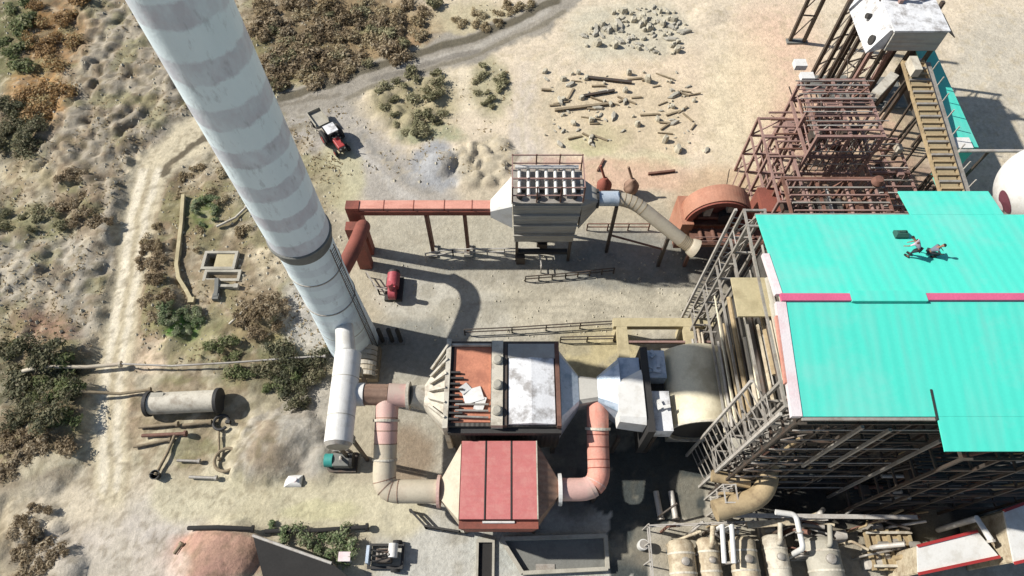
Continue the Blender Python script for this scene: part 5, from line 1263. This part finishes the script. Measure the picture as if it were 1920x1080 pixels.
part(t, 'shell', 'black_steel', lambda b: b.lathe(p, [(.3,0),(.45,.7),(.38,.7),(.28,.15)], 14), True); part(t, 'handle', 'black_steel', lambda b: b.tube([p+Vector((.42*math.cos(a),0,.7+.3*math.sin(a))) for a in [R(18*k) for k in range(11)]], .03, 6))
p = g(550, 902); t = thing('plastic_sack', 'white torn sack at the foot of the grey heap', 'sack', tuple(p))
part(t, 'body', 'white_paint', lambda b: b.ring_loft([rect(p+Vector((.1*k,0,.0+.16*k)), X, Y, .8-.13*k*k*.4, .55-.1*k*k*.4, 12) for k in range(4)]), True)
part(t, 'tied_neck', 'white_trim', lambda b: b.lathe(p+Vector((.3,0,.45)), [(.25,0),(.1,.12),(.2,.3)], 10), True)

def wall_path(name, label, pts, w, h, m):
    q = [g(px, py) for px, py in pts]; c = sum(q, Vector())/len(q)
    t = thing(name, label, 'wall', tuple(c))
    left, right = [], []
    rings = []
    for i, v in enumerate(q):
        dd = (q[min(i+1,len(q)-1)]-q[max(i-1,0)]); dd.z = 0; dd.normalize(); n = Vector((-dd.y, dd.x, 0))*w/2
        rings.append([v-n+Z*(-.4), v+n+Z*(-.4), v+n+Z*h, v-n+Z*h])
    part(t, 'wall_run', m, lambda b: b.ring_loft(rings)); part(t, 'end_block', m, lambda b: b.box(q[-1]+Z*.1, (w*1.6, w*1.6, h+.3)))
wall_path('low_wall', 'winding pale low kerb wall on the brown slope left of the pits', [(347,370),(343,420),(338,455),(334,500),(338,525),(350,545),(362,566)], .38, .45, 'concrete_tan')
def pit(label, x0, y0, x1, y1):
    a, c = un(x0, y0), un(x1, y1); m = (a+c)/2; zt = gh(a.x-.6, a.y+.6)
    t = thing('brick_pit', label, 'pit', (m.x, m.y, 0), 'brick lined pits on the slope'); w = .3; ztop = .35
    part(t, 'wall', 'concrete', lambda b: b.span((a.x-w, a.y, -1), (c.x+w, a.y+w, ztop))); part(t, 'wall', 'concrete', lambda b: b.span((a.x-w, c.y-w, -1), (c.x+w, c.y, ztop)))
    part(t, 'wall', 'concrete', lambda b: b.span((a.x-w, c.y+.004, -1), (a.x, a.y-.004, ztop))); part(t, 'wall', 'concrete', lambda b: b.span((c.x, c.y+.004, -1), (c.x+w, a.y-.004, ztop)))
    return a, c, t
a, c, t = pit('upper square brick pit with a dark slot and pale cover', 391, 478, 437, 503)
part(t, 'cover', 'concrete_tan', lambda b: b.span((a.x+1.0, c.y+.05, .1), (c.x-.05, a.y-.05, .22)))
pit('lower long brick pit with dark shaded inside', 391, 513, 446, 525)
wall_path('low_wall', 'short pale brick wall just below the lower pit', [(414,541),(430,542),(446,541)], .3, .5, 'concrete')
wall_path('low_wall', 'short brick wall stub running down from the lower pit', [(413,530),(411,548),(409,562)], .4, .6, 'concrete_dark')

# shed at the bottom left, its roof blackened to stand for shade
q = [un(px, py, 2.4) for px, py in ((474,1004),(622,1056),(676,1100),(500,1110))]; c = sum(q, Vector())/4
t = thing('dark_shed', 'shed with roof blackened as shade below the green bushes', 'shed', (c.x, c.y, 0))
part(t, 'roof', 'pit_black', lambda b: b.ring_loft([[v+Z*dz for v in q[::-1]] for dz in (-.1, 0)]))
part(t, 'gutter', 'light_steel', lambda b: b.tube([q[0]+Z*.05, q[1]+Z*.05], .12, 8), True)
for i in range(4):
    v = c.lerp(q[i], .93); part(t, 'post', 'timber', lambda b: b.span((v.x-.1,v.y-.1,0),(v.x+.1,v.y+.1,2.25)))
part(t, 'wall', 'timber', lambda b: b.beam(c.lerp(q[0],.9)-Z*1.3, c.lerp(q[1],.9)-Z*1.3, .08, 2.0))

# ================================================================== RUBBLE AND SCRAP ON THE SAND
rr = random.Random(12)
def chunk_mesh(seed, sx, sy, sz):
    r = random.Random(seed); b = MB(); n = r.choice((5, 6, 7)); rings = []
    off = [r.uniform(.75, 1.2) for _ in range(n)]
    for z, s in ((-.15, 1.0), (sz*.55, 1.0), (sz, .72)):
        rings.append([Vector((sx*off[k]*s*math.cos(2*math.pi*k/n+.2), sy*off[k]*s*math.sin(2*math.pi*k/n+.2), z*r.uniform(.85,1.1))) for k in range(n)])
    b.ring_loft(rings); return b
proto = []
for k, (sx, sy, sz, m) in enumerate(((.55,.4,.6,'rock'),(.8,.3,.4,'concrete'),(.45,.45,.8,'rock'),(1.0,.35,.45,'concrete'),(.35,.3,.4,'rock'))):
    proto.append(chunk_mesh(k+40, sx, sy, sz).build('concrete_chunk', m))
first = [True]*5
def place_chunk(px, py, k, label, group, sc):
    p = g(px, py)
    if first[k]: o = proto[k]; first[k] = False
    else: o = proto[k].copy(); COL.objects.link(o)
    o.location = p; o.rotation_euler = (rr.uniform(-.2,.2), rr.uniform(-.2,.2), rr.uniform(0, 6.28)); o.scale = (sc, sc, sc*rr.uniform(.8,1.3))
    tag(o, label, 'rubble', group)
PA = [(1092,60),(1120,40),(1160,18),(1230,12),(1280,25),(1290,60),(1278,100),(1230,104),(1180,88),(1120,92),(1090,85)]
n = 0
while n < 150:
    x, y = rr.uniform(1088,1292), rr.uniform(10,108)
    if inpoly(np.array(x), np.array(y), PA): place_chunk(x, y, rr.randrange(5), 'grey broken concrete chunk in the loose scatter at the top of the sand yard', 'rubble at the top of the sand yard', rr.choice((.3,.4,.5,.6,.7,1.1))); n += 1
n = 0
while n < 90:
    x, y = rr.uniform(1008,1305), rr.uniform(132,285)
    if abs((y-140)-(x-1008)*.35) < 110 : place_chunk(x, y, rr.randrange(5), 'dark scrap lump among the beams in the middle of the sand yard', 'scrap lumps in the middle of the sand yard', rr.choice((.25,.3,.4,.5,.8))); n += 1
for k, (x, y, s) in enumerate(((1056,150,1.1),(1070,160,1.3),(1084,138,1.0),(1050,190,1.2),(1118,220,1.1),(1075,232,1.2),(1050,272,1.1),(1215,152,1.4),(1265,180,1.3),(1300,190,1.2),(1270,282,1.5),(1325,282,1.0),(1246,265,1.2))):
    place_chunk(x, y, k % 5, 'dark scrap lump among the beams in the middle of the sand yard', 'scrap lumps in the middle of the sand yard', s*.75)
def beam_thing(label, a, c, w, m):
    p, q = g(*a, .15), g(*c, .15); t = thing('scrap_beam', label, 'beam', tuple(p))
    part(t, 'web', m, lambda b: b.beam(p, q, w*.4, w)); part(t, 'flange', m, lambda b: b.beam(p+Z*(w*.55), q+Z*(w*.55), w, .06)); part(t, 'flange', m, lambda b: b.beam(p-Z*(w*.55), q-Z*(w*.55), w, .06))
beam_thing('straight dark steel beam alone at the top of the scrap lumps', (1103,148), (1184,157), .4, 'dark_steel')
beam_thing('curved looking grey beam below the straight dark beam', (1090,183), (1152,172), .35, 'dark_steel')
beam_thing('long weathered beam stretched across the scrap lumps', (1040,209), (1140,197), .35, 'timber')
beam_thing('short thin rail between small lumps on the left of the scrap', (1015,170), (1034,171), .25, 'timber')
beam_thing('rusty thin beam near the scrap yard pink dust edge', (1215,328), (1265,322), .25, 'rust_steel')
beam_thing('tilted rusty rod near the small kettle', (1120,322), (1132,300), .2, 'rust_steel')

rr = random.Random(66); proto_b = None
for k in range(34):
    px, py = rr.uniform(1020,1300), rr.uniform(140,275); a = rr.gauss(.1,.5); l = rr.uniform(.8,2.6); p = g(px, py, .12)
    if proto_b is None:
        proto_b = MB().beam((-.5,0,0),(.5,0,0),.16,.14).build('timber_length', 'timber'); o = proto_b
    else: o = proto_b.copy(); COL.objects.link(o)
    o.location = p; o.rotation_euler = (0, rr.uniform(-.08,.08), a); o.scale = (l, rr.uniform(.7,1.6), rr.uniform(.7,1.5))
    tag(o, 'short weathered timber length lying flat among the scrap lumps on the sand', 'timber', 'timber lengths among the scrap')

# stones and dry weeds: nobody could count them
def stones():
    r = np.random.default_rng(5); vs, fs = [], []
    cnt = 0
    while cnt < 2600:
        px = r.uniform(0, 960); py = r.uniform(0, 660)
        left = px < 640
        if not left and (py > 350 or r.random() < .6): continue
        if min(float(sdist(np.array([px]), np.array([py]), TRACK)[0])/30, float(sdist(np.array([px]), np.array([py]), ROAD)[0])/26) < 1: continue
        w = un(px, py); s = .06+.2*r.random()**3; cnt += 1
        pts.append((w.x, w.y, s))
rw0 = random.Random(91); pts = []; stones()
P_ = np.array(pts); zz = terrain(P_[:,0], P_[:,1]); r = np.random.default_rng(9)
mb = MB()
for (x, y, s), z in zip(pts, zz):
    j = r.uniform(.7, 1.2, 6)*s; o = len(mb.v)
    mb.v += [Vector((x+j[0],y,z)), Vector((x,y+j[1],z)), Vector((x-j[2],y,z)), Vector((x,y-j[3],z)), Vector((x,y,z+j[4]*.9))]
    mb.f += [(o,o+1,o+4),(o+1,o+2,o+4),(o+2,o+3,o+4),(o+3,o,o+4)]
for _ in range(420):
    w_ = un(rw0.uniform(700,1460), rw0.uniform(470,640)); s = .05+.12*rw0.random()**2; o = len(mb.v)
    mb.v += [w_+Vector((s,0,0)), w_+Vector((0,s*.8,0)), w_-Vector((s*.9,0,0)), w_-Vector((0,s,0)), w_+Vector((0,0,s))]
    mb.f += [(o,o+1,o+4),(o+1,o+2,o+4),(o+2,o+3,o+4),(o+3,o,o+4)]
o = mb.build('loose_stones', 'rock'); tag(o, 'small loose stones strewn over the dumped earth and plant yard', 'stones', kind='stuff')
mb = MB(); pts = []
rw = random.Random(77)
while len(pts) < 2400:
    px, py = rw.uniform(0, 640), rw.uniform(0, 700)
    if rw.random() < .15: px, py = rw.uniform(480, 960), rw.uniform(10, 330)
    if min(float(sdist(np.array([px]), np.array([py]), TRACK)[0])/40, float(sdist(np.array([px]), np.array([py]), ROAD)[0])/34) < 1: continue
    if vnoise(np.array([px/38.]), np.array([py/30.]), 3)[0] < .5: continue
    w = un(px, py); pts.append((w.x, w.y))
P_ = np.array(pts); zz = terrain(P_[:,0], P_[:,1])
for (x, y), z in zip(pts, zz):
    for _ in range(2):
        a = rw.uniform(0, 6.28); l = rw.uniform(.12,.3); w_ = rw.uniform(.06,.12); dx, dy = math.cos(a), math.sin(a); o = len(mb.v)
        mb.v += [Vector((x-dy*w_,y+dx*w_,z)), Vector((x+dy*w_,y-dx*w_,z)), Vector((x+dx*l,y+dy*l,z+rw.uniform(.08,.22)))]; mb.f += [(o,o+1,o+2)]
o = mb.build('dry_weeds', 'leaf_dry'); tag(o, 'low dry weeds growing over the rough ground on the left', 'weeds', kind='stuff')

# ================================================================== BUSHES AND TREES
def crown_mesh(seed, rad, hgt, n, leaf, flat=.6):
    r = random.Random(seed); b = MB()
    nb = r.randint(5, 8); blobs = [(r.uniform(-.6,.6)*rad, r.uniform(-.6,.6)*rad, r.uniform(.3,.75)*hgt, r.uniform(.28,.55)*rad) for _ in range(nb)]
    for _ in range(n):
        bx_, by_, bz_, br = r.choice(blobs); v = Vector((r.gauss(0,1), r.gauss(0,1), r.gauss(0,1))).normalized()*(br*r.uniform(.45,1.12))
        c = Vector((bx_, by_, max(.06, bz_+v.z*flat))) + Vector((v.x, v.y, 0))*(1.35 if r.random() < .12 else 1); s = leaf*r.choice((.45,.6,.8,1,1.3,1.7))
        nrm = (v.normalized()+Vector((r.gauss(0,.5), r.gauss(0,.5), r.gauss(0,.5)+.4))).normalized(); u = nrm.orthogonal().normalized(); u.rotate(Matrix.Rotation(r.uniform(0,6.28), 3, nrm)); w = nrm.cross(u)
        o = len(b.v); b.v += [c-u*s, c-w*s*.55+nrm*s*.15, c+u*s, c+w*s*.55+nrm*s*.15]; b.f.append((o,o+1,o+2,o+3))
    return b, blobs
PROTO = {}
def bush_proto(name, leafm, seed, rad, hgt, n, leaf):
    t = thing(name, None, None, (0,0,0)); b, bl = crown_mesh(seed, rad, hgt, n, leaf)
    b.build('crown', leafm, t)
    def stems(b):
        rq = random.Random(seed)
        for x, y, z, r in bl:
            b.tube([(0,0,-.2),(x*.4,y*.4,z*.5),(x,y,z)], [.07,.05,.02], 5)
            for _ in range(3): b.tube([(x*.6,y*.6,z*.7),(x+rq.uniform(-1,1)*r*1.5,y+rq.uniform(-1,1)*r*1.5,z+rq.uniform(.1,.6)*r)], [.035,.012], 4)
    part(t, 'stem' if name != 'tree' else 'trunk', 'bark', stems); return t
def plant(kind, label, cat, group, poly, count, smin, smax, seed, gap=12):
    name, leafm, rad, hgt, n, leaf = kind; key = (name, leafm)
    if key not in PROTO: PROTO[key] = [[bush_proto(name, leafm, hash(leafm) % 97 + 10*q if False else sum(map(ord, leafm))+10*q, rad, hgt, n, leaf), False] for q in range(3)]
    r = random.Random(seed); xs = [p[0] for p in poly]; ys = [p[1] for p in poly]; got = []; tries = 0
    while len(got) < count and tries < 6000:
        tries += 1; p = (r.uniform(min(xs), max(xs)), r.uniform(min(ys), max(ys)))
        if not inpoly(np.array(p[0]), np.array(p[1]), poly): continue
        if any(math.hypot(p[0]-q[0], p[1]-q[1]) < gap for q in got): continue
        got.append(p); loc = g(*p); s = r.uniform(smin, smax); pr = r.choice(PROTO[key]); sc = (s*r.uniform(.85,1.2), s*r.uniform(.85,1.2), s*r.uniform(.75,1.15))
        if not pr[1]:
            o = pr[0]; pr[1] = True; o.location = loc; o.rotation_euler = (0,0,r.uniform(0,6.28)); o.scale = sc; tag(o, label, cat, group)
        else:
            o = copy_tree(pr[0], loc, r.uniform(0,6.28), sc, label, group); o['category'] = cat
DRY = ('bush','leaf_dry',1.35,.6,800,.115); BRN = ('bush','leaf_brown',1.35,.6,800,.115); ORG_ = ('bush','leaf_orange',1.6,1.1,800,.13); OLV = ('bush','leaf_olive',1.0,.8,480,.1)
GRN = ('bush','leaf_green',1.5,1.1,800,.13); DRK = ('tree','leaf_dark',2.0,1.7,1150,.14); FRS = ('bush','leaf_fresh',1.2,1.3,700,.12)
NS = [(470,5),(830,5),(800,60),(770,95),(690,130),(560,168),(520,190),(490,120)]
plant(BRN, 'brown leafless bush in the thicket right of the chimney top', 'bush', 'brown bushes right of the chimney', NS, 30, .9, 1.7, 1, 22)
plant(DRY, 'straw coloured bush in the thicket right of the chimney top', 'bush', 'straw bushes right of the chimney', NS, 26, .8, 1.5, 2, 22)
plant(OLV, 'low olive shrub in the thicket right of the chimney top', 'shrub', 'olive shrubs right of the chimney', NS, 18, .9, 1.6, 3, 22)
plant(DRY, 'straw coloured bush on the pale verge above the gravel road', 'bush', 'bushes on the road verge', [(820,40),(960,8),(1000,8),(930,50),(840,75)], 12, .5, .9, 4, 14)
plant(ORG_, 'orange brown bush in the top left corner thicket', 'bush', 'orange bushes top left', [(60,5),(170,5),(150,90),(110,230),(40,240),(60,110)], 15, .7, 1.3, 5, 24)
plant(GRN, 'green bush in the top left corner', 'bush', 'green bushes top left', [(0,5),(60,5),(60,100),(30,150),(0,170)], 9, .8, 1.3, 6, 22)
plant(DRK, 'dark tree below the orange bushes at the left edge', 'tree', 'dark trees upper left', [(0,190),(50,210),(90,250),(60,290),(0,290)], 9, .6, 1.0, 7, 20)
plant(DRK, 'dark green tree at the left edge where the pale pipe starts', 'tree', 'dark trees lower left', [(0,670),(110,660),(165,720),(140,790),(60,800),(0,790)], 10, .6, 1.0, 8, 28)
plant(GRN, 'green bush mixed among the dark trees at the left edge', 'bush', 'green bushes lower left', [(20,650),(110,670),(160,760),(150,830),(100,790)], 9, .7, 1.2, 9, 20)
plant(BRN, 'brown bush on the slope at the left edge below the dark trees', 'bush', 'brown bushes lower left', [(0,800),(90,800),(140,850),(60,890),(0,900)], 9, .6, 1.0, 10, 24)
plant(BRN, 'brown bush on the dump in the bottom left corner', 'bush', 'brown bushes bottom left', [(60,940),(100,960),(140,1080),(60,1080),(20,1000)], 11, .5, 1.0, 11, 22)
plant(DRK, 'dark green tree just left of the white drum', 'tree', 'dark trees by the white drum', [(480,660),(600,665),(605,740),(560,760),(500,720)], 9, .5, .85, 12, 22)
plant(GRN, 'green bush between the dirt track and white drum', 'bush', 'green bushes by the white drum', [(400,640),(520,640),(590,720),(480,730),(420,700)], 10, .5, .9, 13, 20)
plant(FRS, 'fresh green shrub in the round green patch beside the track', 'shrub', 'fresh shrubs in the green patch', [(305,592),(342,580),(376,592),(382,615),(350,632),(310,624)], 14, .45, .75, 14, 11)
plant(FRS, 'fresh green shrub on the brown slope above the pits', 'shrub', 'fresh shrubs above the pits', [(365,370),(410,375),(410,420),(370,425)], 8, .4, .7, 15, 12)
plant(OLV, 'low olive shrub on the sand mound between road and tractor', 'shrub', 'olive shrubs on the sand mound', [(690,180),(760,140),(830,125),(830,170),(830,235),(780,260),(720,230)], 24, .6, 1.2, 16, 16)
plant(OLV, 'low olive shrub in the small clump beside the bare sand patch', 'shrub', 'olive shrubs beside the sand patch', [(890,125),(945,125),(948,190),(915,205),(890,180)], 13, .5, .95, 17, 11)
plant(FRS, 'leafy green bush along the black pipe at the bottom', 'bush', 'leafy bushes at the bottom', [(500,985),(560,985),(640,990),(680,1020),(640,1050),(560,1030)], 11, .5, 1.0, 18, 20)
plant(BRN, 'low brown bush covering the oval mound left of the chimney base', 'bush', 'bushes on the oval mound', [(455,590),(490,565),(530,570),(540,600),(510,630),(465,630)], 13, .5, .9, 21, 15)
plant(DRY, 'dry bush scattered on the brown slope left of the chimney', 'bush', 'dry bushes left of the chimney', [(270,330),(400,300),(470,440),(380,470),(300,560),(270,480)], 14, .4, .8, 19, 24)
plant(BRN, 'brown bush on the dumped earth left of the dirt track', 'bush', 'brown bushes left of the track', [(110,330),(200,340),(215,430),(150,430),(110,380)], 9, .5, 1.0, 22, 20)
plant(OLV, 'low olive shrub at the left edge above the grey dump', 'shrub', 'olive shrubs at the left edge', [(0,400),(110,395),(130,430),(40,450),(0,450)], 9, .6, 1.2, 23, 16)
plant(BRN, 'brown bush on the bank beside the dirt track', 'bush', 'brown bushes on the track bank', [(255,440),(320,430),(320,630),(260,620)], 8, .5, .9, 20, 22)
for pr in PROTO.values():
    for o, used in pr:
        if not used:
            for ch in list(o.children): bpy.data.objects.remove(ch)
            bpy.data.objects.remove(o)

# ================================================================== CAMERA, SUN, SKY
cam = bpy.data.cameras.new('camera'); co = bpy.data.objects.new('camera', cam); COL.objects.link(co)
co.location = (0, 0, H); co.rotation_euler = (TH, 0, 0); cam.sensor_width = 36; cam.lens = 36*F/1920; cam.clip_end = 3000; scene.camera = co
sd = bpy.data.lights.new('sun', 'SUN'); sd.energy = 5.0; sd.angle = R(.9); sd.color = (1.0, .965, .905); so = bpy.data.objects.new('sun', sd); COL.objects.link(so)
sv = Vector((SUN_AZ.x*math.cos(SUN_EL), SUN_AZ.y*math.cos(SUN_EL), math.sin(SUN_EL))); so.rotation_euler = sv.to_track_quat('Z', 'Y').to_euler(); so.location = (-60, 20, 80)
w = bpy.data.worlds.new('World'); scene.world = w; w.use_nodes = True; nt = w.node_tree
sk = nt.nodes.new('ShaderNodeTexSky'); sk.sky_type = 'NISHITA'; sk.sun_disc = False; sk.sun_elevation = SUN_EL; sk.sun_rotation = math.atan2(SUN_AZ.x, SUN_AZ.y) % (2*math.pi)
bg = nt.nodes['Background']; bg.inputs['Strength'].default_value = .075; nt.links.new(sk.outputs[0], bg.inputs[0])
vs_ = scene.view_settings; vs_.view_transform = 'Standard'; vs_.look = 'None'; vs_.exposure = 0.42; vs_.gamma = 1
